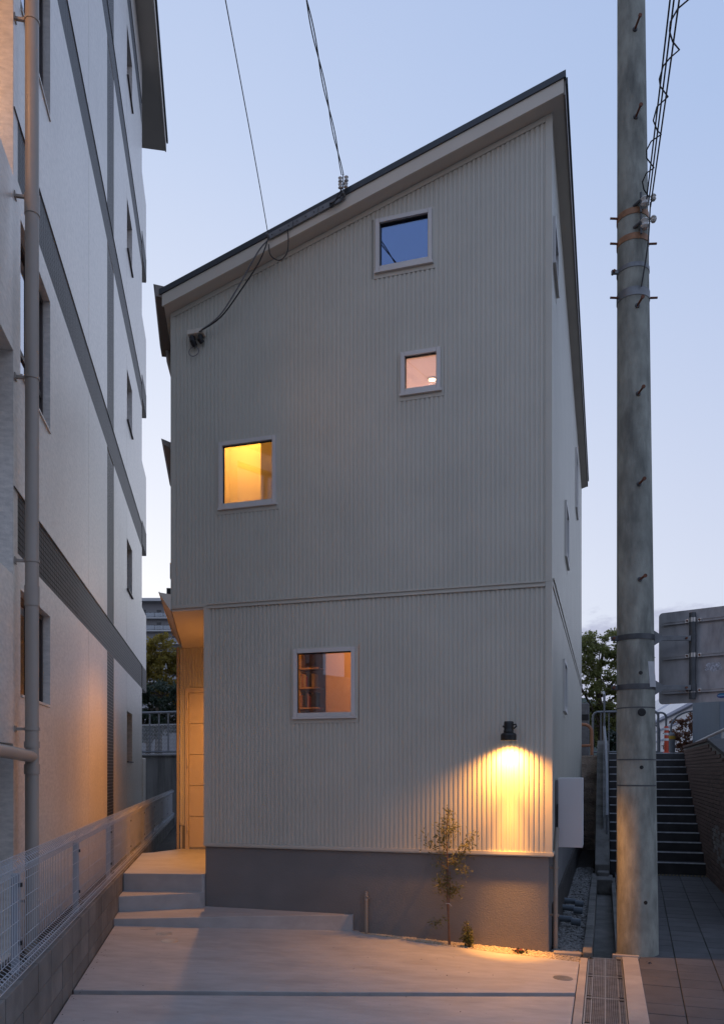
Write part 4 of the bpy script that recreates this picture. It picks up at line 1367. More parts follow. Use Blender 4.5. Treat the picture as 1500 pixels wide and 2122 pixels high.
for z in (0.95, 1.95, 2.85): MB().tube([HF(-5.685, PD - 0.04, z), HF(-5.685, PD - 0.04, z + 0.13)], 0.014, 8).build('hinge', M['door'], dro, smooth=True)
MB().tube([HF(-4.95, PD - 0.05, 1.45), HF(-4.95, PD - 0.05, 2.0)], 0.014, 8).build('handle', M['steel'], dro, smooth=True)
# ground-floor side wall in the porch (hidden from the front) and its lining
MB().box(HF, -4.008, -3.95, 0.061, PD - 0.001, 1.0, 3.799).build('porch_side_wall', M['siding'], HS)
MB().tube([HF(-5.868, PD - 0.02, 0.5), HF(-5.868, PD - 0.02, 3.82)], 0.022, 12).build('downpipe', M['pipe'], HS, smooth=True)
for z in (0.9, 2.0, 3.0): MB().tube([HF(-5.868, PD - 0.02, z), HF(-5.868, PD - 0.02, z + 0.03)], 0.027, 12).build('pipe_clip', M['pipe'], HS, smooth=True)

pdl = HF(-4.62, 1.33, 3.795)
MB().lathe(pdl, [(0.055, 0.0), (0.065, 0.0), (0.065, -0.008), (0.05, -0.01)], 20).build('downlight', M['plate'], HS)
MB().lathe(pdl, [(0.045, -0.012), (0.045, -0.0105)], 20).build('downlight_lens', glow('downlight_lens', (1, 0.62, 0.27), 30), HS)


def lamp(name, kind, loc, e_, c, size=0.04, spot=None, blend=0.5, parent=None, target=None):
    l_ = bpy.data.lights.new(name, kind)
    l_.energy = e_
    l_.color = c
    l_.shadow_soft_size = size
    if spot:
        l_.spot_size = spot
        l_.spot_blend = blend
    o = bpy.data.objects.new(name, l_)
    COL.objects.link(o)
    o.location = loc
    if parent is not None:
        o.parent = parent
        o.location = Vector(loc) - WORLD[parent.name]
    return o


WARM = (1.0, 0.56, 0.20)
lamp('porch_light', 'SPOT', pdl - Z * 0.02, 310, (1.0, 0.40, 0.08), 0.035, R(154), 0.95, HS)


# windows
def window(F, wn, parent, pane, inset=0.046, name='window', flash=True):
    a0, a1, z0, z1 = wn
    g = grow(wn)
    t = MB()                                       # flashing plate that meets the ribs
    for x0, x1, y0, y1 in ((g[0] - 0.02, a0, g[2] - 0.001, g[3] + 0.006), (a1, g[1] + 0.02, g[2] - 0.001, g[3] + 0.006), (a0, a1, g[2] - 0.001, z0), (a0, a1, z1, g[3] + 0.006)):
        t.box(F, x0, x1, -0.003, -0.0005, y0, y1)
    for x0, x1, y0, y1 in ((g[0] - 0.06, a0, g[2] - 0.05, g[3] + 0.05), (a1, g[1] + 0.06, g[2] - 0.05, g[3] + 0.05), (a0, a1, g[2] - 0.05, z0), (a0, a1, z1, g[3] + 0.05)):
        t.box(F, x0, x1, 0.0185, 0.024, y0, y1)      # backing sheet behind the ribs
    w_ = t.build(name, M['trim'], parent)
    t = MB()
    i = inset
    for x0, x1, y0, y1 in ((a0, a0 + i, z0 + 0.02, z1), (a1 - i, a1, z0 + 0.02, z1), (a0 + i, a1 - i, z0 + 0.02, z0 + 0.02 + i), (a0 + i, a1 - i, z1 - i, z1)):
        t.box(F, x0 + 0.0015, x1 - 0.0015, -0.03, 0.045, y0, y1 - 0.0015)
    t.build('frame', M['frame'], w_)
    t = MB()
    t.box(F, a0 - 0.012, a1 + 0.012, -0.036, 0.0, z0 - 0.004, z0 + 0.0185)
    t.build('sill', M['frame'], w_)
    t = MB()
    j = i - 0.004
    for x0, x1, y0, y1 in ((a0 + i, a0 + i + 0.008, z0 + 0.02 + i, z1 - i), (a1 - i - 0.008, a1 - i, z0 + 0.02 + i, z1 - i), (a0 + i, a1 - i, z1 - i - 0.012, z1 - i)):
        t.box(F, x0, x1, 0.0, 0.02, y0, y1)
    t.build('gasket', M['dark'], w_)
    MB().box(F, a0 + j, a1 - j, 0.020, 0.028, z0 + 0.02 + j, z1 - j).build('pane', pane, w_)
    return w_


for wn, pn in zip(FW, (M['panelow'], M['pane'], M['pane'], M['pane'])):
    window(FF, wn, HS, pn)
for wn in SW: window(SF, wn, HS, M['paneapt'], 0.045)


def room(a0, a1, d0, d1, z0, z1, m):
    t = MB()
    t.face(HF(a0, d1, z0), HF(a1, d1, z0), HF(a1, d1, z1), HF(a0, d1, z1))
    t.face(HF(a0, d0, z0), HF(a0, d1, z0), HF(a0, d1, z1), HF(a0, d0, z1))
    t.face(HF(a1, d0, z0), HF(a1, d1, z0), HF(a1, d1, z1), HF(a1, d0, z1))
    t.face(HF(a0, d0, z0), HF(a1, d0, z0), HF(a1, d1, z0), HF(a0, d1, z0))
    t.face(HF(a0, d0, z1), HF(a1, d0, z1), HF(a1, d1, z1), HF(a0, d1, z1))
    return t.build('room', m, HS, recalc=False)


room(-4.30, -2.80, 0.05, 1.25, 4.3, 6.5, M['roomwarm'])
MB().box(HF, -3.56, -2.82, 0.62, 1.24, 4.31, 6.49).build('partition', M['roomwarm'], HS)
lamp('landing_light', 'POINT', HF(-4.0, 0.80, 6.25), 19, (1.0, 0.47, 0.075), 0.06, parent=HS)
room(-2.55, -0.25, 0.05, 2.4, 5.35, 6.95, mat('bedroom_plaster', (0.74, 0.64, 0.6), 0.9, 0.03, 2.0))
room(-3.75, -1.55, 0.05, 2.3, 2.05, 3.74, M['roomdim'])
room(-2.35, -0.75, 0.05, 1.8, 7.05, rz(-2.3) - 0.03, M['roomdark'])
cl_ = HF(-1.60, 1.60, 6.935)
dlr = thing('ceiling_downlight', cl_, 'glowing round ceiling downlight seen through the small pinkish window', 'ceiling light')
MB().lathe(cl_, [(0.058, 0.013), (0.058, -0.004), (0.047, -0.006)], 20).build('trim_ring', M['plate'], dlr)
MB().lathe(cl_, [(0.045, -0.0065), (0.043, -0.009)], 20).build('lens', glow('ceiling_lens', (1, 0.72, 0.38), 9), dlr)
lamp('bedroom_light', 'SPOT', cl_ - Z * 0.03, 120, (1.0, 0.68, 0.52), 0.05, R(172), 0.3, dlr)
lamp('study_light', 'POINT', HF(-1.95, 0.45, 3.45), 32, (1.0, 0.44, 0.11), 0.05, parent=HS)

# bookshelf on the left wall of the study
MB().box(HF, -2.82, -1.56, 0.95, 2.29, 2.06, 3.73).build('partition', M['roomdim'], HS)
bs = thing('bookshelf', HF(-2.95, 1.5, 2.1), 'pale wooden wall shelves seen through the ground-floor window', 'bookshelf')
MB().box(HF, -3.26, -3.24, 1.1, 1.32, 2.08, 3.70).build('side_board', M['wood'], bs)
sh = []
for z in (2.42, 2.68, 2.94, 3.19):
    MB().box(HF, -3.238, -2.97, 1.1, 1.32, z, z + 0.022).build('shelf', M['wood'], bs)
cols = ['red', 'tan', 'navy', 'cream', 'black']
nm = {'red': 'dark red', 'tan': 'tan', 'navy': 'navy blue', 'cream': 'cream', 'black': 'black'}
ordn = ['first', 'second', 'third', 'fourth', 'fifth', 'sixth', 'seventh', 'eighth', 'ninth', 'tenth', 'eleventh', 'twelfth', 'thirteenth']
for sh_, z in (('lowest', 2.443), ('middle', 2.703), ('upper', 2.963)):
    x = -3.235
    k = 0
    while x < -3.04:
        wd = random.uniform(0.018, 0.04)
        hh = random.uniform(0.13, 0.2)
        cc = random.choice(cols)
        MB().box(HF, x, x + wd, 1.12, 1.26, z, z + hh).build('book', M['book_' + cc], None,
            label=f'{nm[cc]} book on the {sh_} study shelf, {ordn[k]} from its left end', cat='book', group='books on the study shelves')
        x += wd + 0.002
        k += 1

# wall lamp on the front, lower right
WL = HF(-0.425, -0.155, 2.20)
wl = thing('wall_lamp', WL, 'black industrial wall lamp throwing warm light down the ribbed siding', 'wall lamp')
sh = MB()
ax = -1
n_ = 28
ro_, ri_ = 0.080, 0.074
for k in range(n_):
    a0, a1 = 2 * math.pi * k / n_, 2 * math.pi * (k + 1) / n_
    for (r0, h0), (r1, h1) in (((ro_, 0), (ro_, 0.055)), ((ro_, 0.055), (0.072, 0.07)), ((0.072, 0.07), (0.04, 0.085)), ((ri_, 0), (ri_, 0.05)), ((ri_, 0.05), (0.035, 0.075)), ((ri_, 0), (ro_, 0))):
        p = lambda r, a, h: WL + Vector((r * math.cos(a), r * math.sin(a), h))
        sh.face(p(r0, a0, h0), p(r0, a1, h0), p(r1, a1, h1), p(r1, a0, h1))
sh.build('shade', M['dark'], wl)
MB().lathe(WL, [(0.05, 0.08), (0.052, 0.10), (0.046, 0.112), (0.046, 0.19), (0.042, 0.196)], 20).build('housing', M['dark'], wl, smooth=True)
for k in range(3): MB().lathe(WL, [(0.049, 0.125 + k * 0.02), (0.049, 0.133 + k * 0.02)], 20).build('fin', M['dark'], wl)
MB().tube([WL + Z * 0.15, WL + NN * 0.10 + Z * 0.15, WL + NN * 0.16 + Z * 0.15], 0.016, 10).build('arm', M['dark'], wl, smooth=True)
MB().box(lambda x, y, z: WL + U * x + NN * y + Z * z, -0.035, 0.035, 0.13, 0.152, 0.10, 0.20).build('wall_plate', M['dark'], wl)
MB().tube([WL + U * 0.04 + Z * 0.16, WL + U * 0.075 + Z * 0.165, WL + U * 0.082 + Z * 0.145, WL + U * 0.05 + Z * 0.12], 0.008, 8).build('bracket_loop', M['dark'], wl, smooth=True)
MB().tube([WL - U * 0.06 + Z * 0.145, WL - U * 0.04 + Z * 0.145], 0.011, 8).build('knob', M['dark'], wl)
MB().lathe(WL, [(0.03, 0.042), (0.034, 0.03), (0.022, 0.018)], 16).build('bulb', glow('bulb_glow', (1, 0.7, 0.36), 25), wl, smooth=True)
lamp('wall_lamp_light', 'SPOT', WL - Z * 0.004, 225, (1.0, 0.40, 0.07), 0.03, R(140), 0.95, wl)
lamp('wall_lamp_beam', 'SPOT', WL + Z * 0.004, 640, (1.0, 0.40, 0.07), 0.03, R(31), 1.0, wl)

# ------------------------------------------------------------------ fittings on the house
mt = thing('service_entrance_box', HF(-4.09, -0.06, 7.0), 'small grey hooded cable entrance box high on the left of the front wall', 'cable box')
MB().prism(lambda y, z, x: HF(-4.19 + x, -y, 7.02 + z), [(0.004, 0.0), (0.09, 0.02), (0.085, 0.075), (0.004, 0.10)], 0.0, 0.105).build('hood', M['fascia'], mt, bevel=0.006)
MB().prism(lambda y, z, x: HF(-4.19 + x, -y, 7.02 + z), [(0.004, 0.0), (0.09, 0.02), (0.085, 0.075), (0.004, 0.10)], 0.108, 0.21).build('hood', M['fascia'], mt, bevel=0.006)
MB().tube([HF(-4.14, -0.05, 7.02), HF(-4.13, -0.06, 6.97), HF(-4.12, -0.02, 6.93)], 0.035, 10).build('cable_boot', M['rubber'], mt, smooth=True)
MB().tube([HF(-4.03, -0.05, 7.02), HF(-4.03, -0.06, 6.97), HF(-4.02, -0.03, 6.95)], 0.032, 10).build('cable_boot', M['rubber'], mt, smooth=True)
pts = [HF(-4.13 + 0.065 * math.cos(t_), -0.03, 6.86 + 0.055 * math.sin(t_)) for t_ in np.linspace(1.2, 7.3, 24)]
MB().tube(pts, 0.005, 6).build('cable_loop', M['meter'], mt, smooth=True)

br = thing('cable_bracket_rail', HF(-2.7, -0.19, 8.2), 'slotted steel rail bolted along the roof edge to hold the service cables', 'bracket')
for k in range(3):
    a0, a1 = -3.10 + k * 0.304, -3.10 + (k + 1) * 0.304 - 0.006
    MB().hexa([HF(a0, -0.205, rz(a0) + 0.085), HF(a1, -0.205, rz(a1) + 0.085), HF(a1, -0.194, rz(a1) + 0.085), HF(a0, -0.194, rz(a0) + 0.085)],
              [HF(a0, -0.205, rz(a0) + 0.15), HF(a1, -0.205, rz(a1) + 0.15), HF(a1, -0.194, rz(a1) + 0.15), HF(a0, -0.194, rz(a0) + 0.15)]).build('rail', M['galv'], br)
    for j in range(3):
        a = a0 + 0.05 + j * 0.1
        MB().tube([HF(a, -0.208, rz(a) + 0.118), HF(a, -0.2055, rz(a) + 0.118)], 0.007, 8).build('slot', M['dark'], br)
MB().tube([HF(-2.19, -0.20, rz(-2.19) + 0.11), HF(-2.19, -0.26, rz(-2.19) + 0.12)], 0.012, 8).build('hook', M['galv'], br)
MB().tube([HF(-3.09, -0.20, rz(-3.09) + 0.11), HF(-3.09, -0.26, rz(-3.09) + 0.12)], 0.012, 8).build('hook', M['galv'], br)


def cable(name, label, pts, r, cat='cable', group=None, m='rubber', n=6):
    # smooth the polyline a little with Catmull-Rom
    P_ = [Vector(p) for p in pts]
    out = []
    for i in range(len(P_) - 1):
        p0, p1, p2, p3 = P_[max(i - 1, 0)], P_[i], P_[i + 1], P_[min(i + 2, len(P_) - 1)]
        for k in range(6):
            t_ = k / 6
            out.append(0.5 * ((2 * p1) + (p2 - p0) * t_ + (2 * p0 - 5 * p1 + 4 * p2 - p3) * t_ * t_ + (3 * p1 - p0 - 3 * p2 + p3) * t_ ** 3))
    out.append(P_[-1])
    return MB().tube(out, r, n).build(name, M[m], None, smooth=True, label=label, cat=cat, group=group)


# overhead service cables running back over the street
b1 = HF(-3.08, -0.26, 7.93)
b2 = HF(-2.19, -0.26, 8.19)
cable('overhead_cable', 'thin black overhead cable landing on the left end of the roof-edge rail',
      [b1, Vector((-1.06, 7.8, 7.95)), Vector((-1.076, 6.25, 7.97)), Vector((-1.13, 2.0, 8.05)), Vector((-1.2, -8, 8.6)), Vector((-1.3, -20, 9.6))], 0.005)
for k, off in enumerate((0.0, 0.014)):
    pts = []
    for i in range(60):
        t_ = i / 59
        base_ = Vector((-0.212, 8.6, 8.37)).lerp(Vector((-1.57, -2, 8.42)), t_) - Z * (0.05 * math.sin(t_ * math.pi))
        an = t_ * 60 + k * math.pi
        pts.append(base_ + Vector((0.011 * math.cos(an), 0, 0.011 * math.sin(an))))
    cable('overhead_cable', 'twisted pair of thick black overhead cables ending at the white insulators on the roof edge', pts, 0.006, group='twisted service cables')
ins = thing('strain_insulator', b2, 'cluster of white strain insulators where the twisted cable meets the roof', 'insulator')
for i, (dx, dzz) in enumerate(((-0.03, 0.05), (0.03, 0.06), (-0.03, 0.12), (0.035, 0.13))):
    MB().lathe(b2 + Vector((dx, 0, dzz)), [(0.012, -0.028), (0.024, -0.02), (0.014, 0.0), (0.024, 0.02), (0.012, 0.028)], 12).build('bobbin', M['porcelain'], ins, smooth=True)
MB().tube([b2 + Vector((0, 0, 0.18)), b2 + Vector((0.0, 0, 0.0)), HF(-2.19, -0.255, rz(-2.19) + 0.12)], 0.006, 6).build('link', M['galv'], ins)

box_top = HF(-3.98, -0.08, 7.10)
cable('drop_cable', 'grey drop cable hanging nearest the wall from the roof rail to the entrance box', [HF(-3.10, -0.23, 7.84), HF(-3.22, -0.22, 7.74), HF(-3.5, -0.16, 7.42), HF(-3.75, -0.11, 7.18), HF(-4.0, -0.09, 7.06)], 0.0085, m='meter')
cable('drop_cable', 'black drop cable sagging from the roof rail to the entrance box', [HF(-3.08, -0.24, 7.86), HF(-3.18, -0.25, 7.62), HF(-3.42, -0.22, 7.36), HF(-3.72, -0.14, 7.14), HF(-4.02, -0.10, 7.04)], 0.0075)
cable('cable_loop', 'looped slack of black cable hanging under the roof-edge rail', [HF(-3.08, -0.23, 7.80), HF(-3.06, -0.22, 7.68), HF(-2.96, -0.21, 7.61), HF(-2.87, -0.21, 7.67), HF(-2.85, -0.21, 7.80), HF(-2.86, -0.21, 7.94)], 0.006)
cable('cable_loop', 'short black cable dipping from the insulators to the roof-edge rail', [b2 + Vector((0.02, 0, 0.10)), b2 + Vector((-0.03, 0.01, 0.0)), HF(-2.33, -0.24, 8.06), HF(-2.36, -0.21, rz(-2.36) + 0.12)], 0.0075)
cable('cable_loop', 'longer black cable dipping from the insulators to the roof-edge rail', [b2 + Vector((0.03, 0, 0.12)), b2 + Vector((0.035, 0.01, 0.02)), HF(-2.28, -0.24, 8.12), HF(-2.35, -0.21, rz(-2.35) + 0.11)], 0.0075)

# white cover box, meters and conduit on the right side wall
wb = thing('meter_cover_box', HF(0.16, 0.62, 1.04), 'white rectangular cover box standing out from the right side wall', 'utility box')
MB().box(HF, 0.032, 0.292, 0.60, 1.02, 1.038, 1.806).build('cover', M['whitebox'], wb, bevel=0.004)
MB().box(HF, 0.004, 0.031, 0.56, 1.0, 1.06, 1.78).build('back_plate', M['meter'], wb)
MB().box(HF, 0.02, 0.034, 0.53, 0.598, 1.35, 1.52).build('meter', M['dark'], wb, bevel=0.004)
MB().tube([HF(0.024, 0.56, 1.35), HF(0.022, 0.55, 1.05)], 0.01, 8).build('cable', M['rubber'], wb)
cdt = thing('conduit_pipe', HF(0.055, 0.2, 0), 'beige conduit pipe clipped upright at the right corner of the foundation', 'pipe')
MB().tube([HF(0.03, 0.16, -0.02), HF(0.03, 0.16, 0.95), HF(0.028, 0.3, 1.1), HF(0.026, 0.5, 1.25)], 0.024, 14).build('pipe', M['conduit'], cdt, smooth=True)
for z in (0.36, 0.86):
    b = MB().tube([HF(0.03, 0.16, z - 0.012), HF(0.03, 0.16, z + 0.012)], 0.028, 14)
    b.box(HF, -0.029, 0.064, 0.17, 0.18, z - 0.012, z + 0.012)
    b.build('clip', M['conduit'], cdt)

# grey PVC stubs lying out of the side foundation
for i, (d, z) in enumerate(((1.45, 0.10), (2.25, 0.10), (2.75, 0.11))):
    pp_ = thing('drain_stub', HF(0.1, d, z), ['short grey plastic pipe stub lying on the pebbles, nearest of three', 'short grey plastic pipe stub lying on the pebbles, middle of three', 'short grey plastic pipe stub lying on the pebbles, farthest of three'][i], 'pipe', 'grey pipe stubs on the pebble strip')
    MB().tube([HF(-0.03, d, z), HF(0.15, d, z - 0.01)], 0.038, 14).build('pipe', M['pvc'], pp_, smooth=True)
    MB().tube([HF(0.14, d - 0.02, z - 0.03), HF(0.25, d - 0.03, z - 0.035)], 0.042, 14).build('elbow', M['pvc'], pp_, smooth=True)

# standpipe tap on the front foundation
P = HF(-2.0, -0.02, 0.09)
tp = thing('standpipe_tap', P, 'slim standpipe water tap against the grey foundation', 'tap')
MB().tube([P, P + Z * 0.38], 0.019, 14).build('pipe', M['conduit'], tp, smooth=True)
MB().tube([P + Z * 0.36, P + Z * 0.44], 0.022, 14).build('collar', M['steel'], tp, smooth=True)
MB().tube([P + Z * 0.40, P + Z * 0.40 - NN * 0.03 + U * 0.02, P + Z * 0.385 - NN * 0.05 + U * 0.05], 0.012, 10).build('spout', M['steel'], tp, smooth=True)
MB().tube([P + Z * 0.44, P + Z * 0.46], 0.012, 10).build('knob', M['steel'], tp, smooth=True)

# round lids set in the driveway
for i, (x, y, r_, m_) in enumerate(((-2.30, 8.50, 0.085, 'kerb'), (-2.07, 8.28, 0.085, 'steel'), (-1.93, 7.95, 0.085, 'steel'), (1.81, 7.13, 0.088, 'galv'))):
    c_ = Vector((x, y, dz(x)))
    ld = thing('manhole_cover', c_, ['dull round drain lid tight under the lowest step, leftmost of three', 'shiny round drain lid near the lowest step, middle of three',
                                 'shiny round drain lid farthest from the step, rightmost of three', 'grey round drain lid alone at the right edge of the driveway'][i], 'manhole cover', 'round lids in the driveway')
    nrm = Vector((0.042, 0, 1)).normalized()
    MB().lathe(c_, [(r_, -0.004), (r_, 0.003), (r_ * 0.93, 0.004)], 28, nrm).build('lid', M[m_], ld)
    for k in range(4): MB().lathe(c_ + nrm * 0.0042, [(r_ * (0.75 - 0.16 * k), 0.0), (r_ * (0.75 - 0.16 * k), 0.0012 + 0.0004 * k)], 24, nrm).build('ring', M[m_], ld)

# ------------------------------------------------------------------ sapling, shrub, flower
SB = HF(-1.05, -0.13, 0.02)
sap = thing('sapling', SB, 'young slender olive-like sapling in front of the foundation, lit by the wall lamp', 'tree')


def SP(x, z, y=0.0): return SB + U * x + NN * y + Z * z


t = MB()
t.tube([SP(0.0, 0), SP(-0.005, 0.22), SP(-0.015, 0.42), SP(-0.02, 0.60), SP(-0.015, 0.80), SP(-0.02, 1.0), SP(-0.03, 1.2), SP(-0.02, 1.36), SP(-0.015, 1.46)], [0.011, 0.010, 0.009, 0.008, 0.0075, 0.006, 0.0045, 0.003, 0.0015], 7)
t.tube([SP(0.012, 0), SP(0.0, 0.22), SP(-0.005, 0.44), SP(0.01, 0.55), SP(0.005, 0.68), SP(0.01, 0.8)], [0.006, 0.006, 0.006, 0.0055, 0.005, 0.003], 6)
branches = []


def twig(pts, r=0.004, n=60, spread=0.035):
    P_ = [SP(*p) for p in pts]
    t.tube(P_, [r * (1 - 0.8 * i / (len(P_) - 1)) for i in range(len(P_))], 5)
    for _ in range(int(n * 1.25)):
        k = random.random() ** 0.75 * (len(P_) - 1)
        i = min(int(k), len(P_) - 2)
        p = P_[i].lerp(P_[i + 1], k - i)
        branches.append(np.array(p) + rng.normal(size=3) * spread)


twig([(-0.015, 0.98), (-0.10, 0.98, -.02), (-0.19, 1.07, -.04), (-0.27, 1.18, -.05)], n=75)
twig([(-0.02, 1.02), (-0.08, 1.08, .02), (-0.13, 1.13, .02)], n=80)
twig([(0.0, 0.86), (0.09, 0.93, -.02), (0.17, 1.02, -.03), (0.24, 1.18, -.04)], n=140)
twig([(0.10, 0.94, -.02), (0.20, 1.08, -.02), (0.27, 1.20, -.03)], n=80)
twig([(0.0, 0.88), (0.07, 0.90, -.05), (0.14, 0.86, -.08), (0.20, 0.78, -.10)], n=130)
twig([(-0.02, 0.80), (-0.08, 0.86, .03), (-0.15, 0.90, .03)], n=60)
twig([(-0.01, 0.72), (-0.06, 0.74, -.03), (-0.11, 0.67, -.04)], n=110)
twig([(0.0, 0.66), (-0.05, 0.66, .02), (-0.10, 0.59, .02)], n=100)
twig([(0.0, 0.62), (0.05, 0.60, -.03), (0.11, 0.63, -.02)], n=80)
twig([(0.0, 0.60), (0.03, 0.56, .02), (0.06, 0.57, .02)], n=60)
twig([(-0.02, 1.10), (-0.04, 1.20, -.02), (-0.10, 1.28, -.02)], n=110)
twig([(-0.02, 1.15), (0.02, 1.22, .0), (0.07, 1.28, .0)], n=90)
twig([(-0.02, 1.25), (-0.02, 1.35, .0), (0.0, 1.44, .0)], n=110)
twig([(-0.02, 0.5), (-0.04, 0.48, -.02), (-0.06, 0.44, -.02)], n=16, spread=0.02)
twig([(-0.005, 0.30), (-0.10, 0.27, -.03), (-0.15, 0.25, -.03), (-0.15, 0.22, -.03)], 0.002, n=70, spread=0.028)
t.build('trunk', M['twig'], sap, smooth=True)
leaves(branches, 0.042, 'foliage', M['leaf_sap'], sap, 0.26)
MB().tube([SP(-0.035, 0.455, -.01), SP(-0.01, 0.462, -.018), SP(0.01, 0.455, -.012)], 0.004, 6).build('tie', M['plate'], sap)
MB().tube([SP(0.01, 0.455, -.015), SP(0.03, 0.435, -.02)], 0.003, 6).build('tie', M['plate'], sap)
SBH = HF(-0.83, -0.14, 0.01)
shb = thing('shrub', SBH, 'small bright green shrub at the foot of the sapling', 'shrub')
pts = []
tt = MB()
for k in range(16):
    an = random.uniform(0, 6.28)
    hgt = random.uniform(0.1, 0.30)
    tip = SBH + U * (-0.045 * (hgt / 0.3) + 0.085 * math.cos(an) * (1.1 - hgt * 2.6)) + NN * 0.07 * math.sin(an) * (1.1 - hgt * 2.6) + Z * hgt
    tt.tube([SBH, SBH.lerp(tip, 0.6) + Z * 0.01, tip], [0.003, 0.002, 0.001], 5)
    for _ in range(40):
        f = random.uniform(0.3, 1)
        pts.append(np.array(SBH.lerp(tip, f)) + rng.normal(size=3) * 0.013)
tt.build('stems', M['twig'], shb, smooth=True)
leaves(pts, 0.026, 'foliage', M['leaf_bush'], shb, 0.42)
FB = HF(-0.31, -0.17, 0.0)
fl = thing('flowering_plant', FB, 'tiny dark-leaved plant with red flowers in the gravel bed', 'plant')
leaves([np.array(FB) + rng.normal(size=3) * np.array([0.03, 0.02, 0.008]) + np.array([0, 0, 0.03]) for _ in range(90)], 0.026, 'foliage', M['leaf_dark'], fl, 0.7)
leaves([np.array(FB) + rng.normal(size=3) * np.array([0.032, 0.02, 0.006]) + np.array([0.0, 0, 0.045]) for _ in range(26)], 0.018, 'petals', M['petal'], fl, 0.8)['kind'] = 'stuff'
# a dead leaf and twig by the pole
lf = leaves([np.array(HF(0.93, -0.22, 0.012)), np.array(HF(0.90, -0.23, 0.012)), np.array(HF(0.96, -0.2, 0.012))], 0.05, 'fallen_leaf', M['bark'], None)
props(lf, 'curled brown dead leaf on the concrete edging near the pole', 'leaf')

# ================================================================== UTILITY POLE
PB = Vector((2.855, 8.205, -0.25))
up_ = thing('utility_pole', (2.855, 8.205, 0), 'tall grey concrete utility pole with steel bands and step bolts', 'utility pole')


def pole_r(z): return 0.2075 - 0.0071 * z


def pole_c(z): return Vector((2.855 - 0.0066 * z, 8.205, z))


MB().tube_axis([pole_c(z) for z in (-0.25, 2, 4, 6, 8, 10, 12.5)], [pole_r(z) for z in (-0.25, 2, 4, 6, 8, 10, 12.5)], 48, Z).build('shaft', M['pole'], up_, smooth=True)


def band(z, h, m, name='band', th=0.006, tilt=0.0, lug=True, pins=False):
    c = pole_c(z)
    b = MB()
    b.tube_axis([c - Z * h / 2, c + Z * h / 2], [pole_r(z) + th] * 2, 40, Z)
    ob = b.build(name, M[m], up_, smooth=True)
    if lug:
        MB().box(lambda x, y, zz_: c + Vector((x, y, zz_)), -pole_r(z) - 0.07, -pole_r(z) + 0.01, -0.03, 0.0, -h * 0.45, h * 0.45).build('lug', M[m], ob, bevel=0.004)
        MB().tube([c + Vector((-pole_r(z) - 0.05, -0.05, 0)), c + Vector((-pole_r(z) - 0.05, 0.02, 0))], 0.014, 8).build('bolt', M['rust'], ob)
    if pins:
        for sx in (-1, 1):
            MB().tube([c + Vector((sx * (pole_r(z) - 0.02), -0.02, 0)), c + Vector((sx * (pole_r(z) + 0.085), -0.02, 0.004))], 0.011, 8).build('bolt', M['rust'], ob)
    return ob


for z in (2.745, 3.255): band(z, 0.055, 'galvdark')
for z, h in ((0.001 + 2.53, 0.012), (2.0, 0.014), (1.735, 0.014)): band(z, h, 'galvdark', 'wire_tie', 0.002, lug=False)
o1 = band(7.60, 0.062, 'tanband', pins=True, lug=False)
o2 = band(7.34, 0.062, 'tanband', pins=True, lug=False)
band(7.05, 0.045, 'galv', lug=True)
band(6.78, 0.085, 'galv', pins=True, lug=False)
# insulators on the two primer-coloured bands
fr_ = Vector((0.07, -1, 0)).normalized()
for z in (7.62, 7.40):
    c = pole_c(z) + Vector((0.05, -pole_r(z) - 0.05, 0.02))
    b = MB().tube([c + Vector((-0.09, 0.06, 0)), c + Vector((-0.04, 0, 0.02))], 0.016, 8)
    b.tube([c + Vector((-0.035, 0, -0.1)), c + Vector((-0.035, 0, 0.1))], 0.012, 8)
    b.build('clevis', M['galvdark'], up_)
    MB().lathe(c + Z * -0.05, [(0.03, 0), (0.048, 0.02), (0.032, 0.045), (0.032, 0.055), (0.048, 0.08), (0.03, 0.1)], 16).build('insulator', M['porcelain'], up_, smooth=True)
    c2 = c + Vector((0.10, 0.03, 0.04))
    MB().lathe(c2, [(0.02, 0), (0.03, 0.015), (0.02, 0.03), (0.03, 0.045), (0.02, 0.06)], 14).build('insulator', M['porcelain'], up_, smooth=True)
# step bolts facing the street
for px_, z in ((0, 9.45), (1, 8.55), (2, 6.62), (3, 5.72), (4, 4.80), (5, 3.83), (6, 2.88), (7, 1.92)):
    c = pole_c(z) + Vector((-0.012, -pole_r(z), 0))
    if z > 3.5:
        MB().tube([c + Vector((0, 0.02, 0)), c + Vector((0, -0.13, 0.0)), c + Vector((0, -0.145, 0.0))], [0.011, 0.011, 0.011], 8).build('step_bolt', M['rust'], up_, smooth=True)
        MB().lathe(c + Vector((0, -0.145, 0)), [(0.019, 0.0), (0.019, 0.012)], 10, Vector((0, -1, 0))).build('step_bolt_head', M['rust'], up_)
        MB().lathe(c, [(0.026, 0.0), (0.022, 0.012)], 10, Vector((0, -1, 0))).build('bolt_socket', M['galvdark'], up_)
    else:
        MB().lathe(c + Vector((0, 0.006, 0)), [(0.024, -0.002), (0.02, 0.006)], 12, Vector((0, -1, 0))).build('bolt_socket', M['dark'], up_)
c = pole_c(2.48) + Vector((-0.005, -pole_r(2.48), 0))
MB().lathe(c + Vector((0, 0.006, 0)), [(0.042, -0.002), (0.042, 0.006), (0.03, 0.008)], 18, Vector((0, -1, 0))).build('cable_port', M['dark'], up_)
c = pole_c(0.55) + Vector((0.015, -pole_r(0.55), 0))
MB().lathe(c + Vector((0, 0.006, 0)), [(0.024, -0.002), (0.02, 0.006)], 12, Vector((0, -1, 0))).build('bolt_socket', M['dark'], up_)
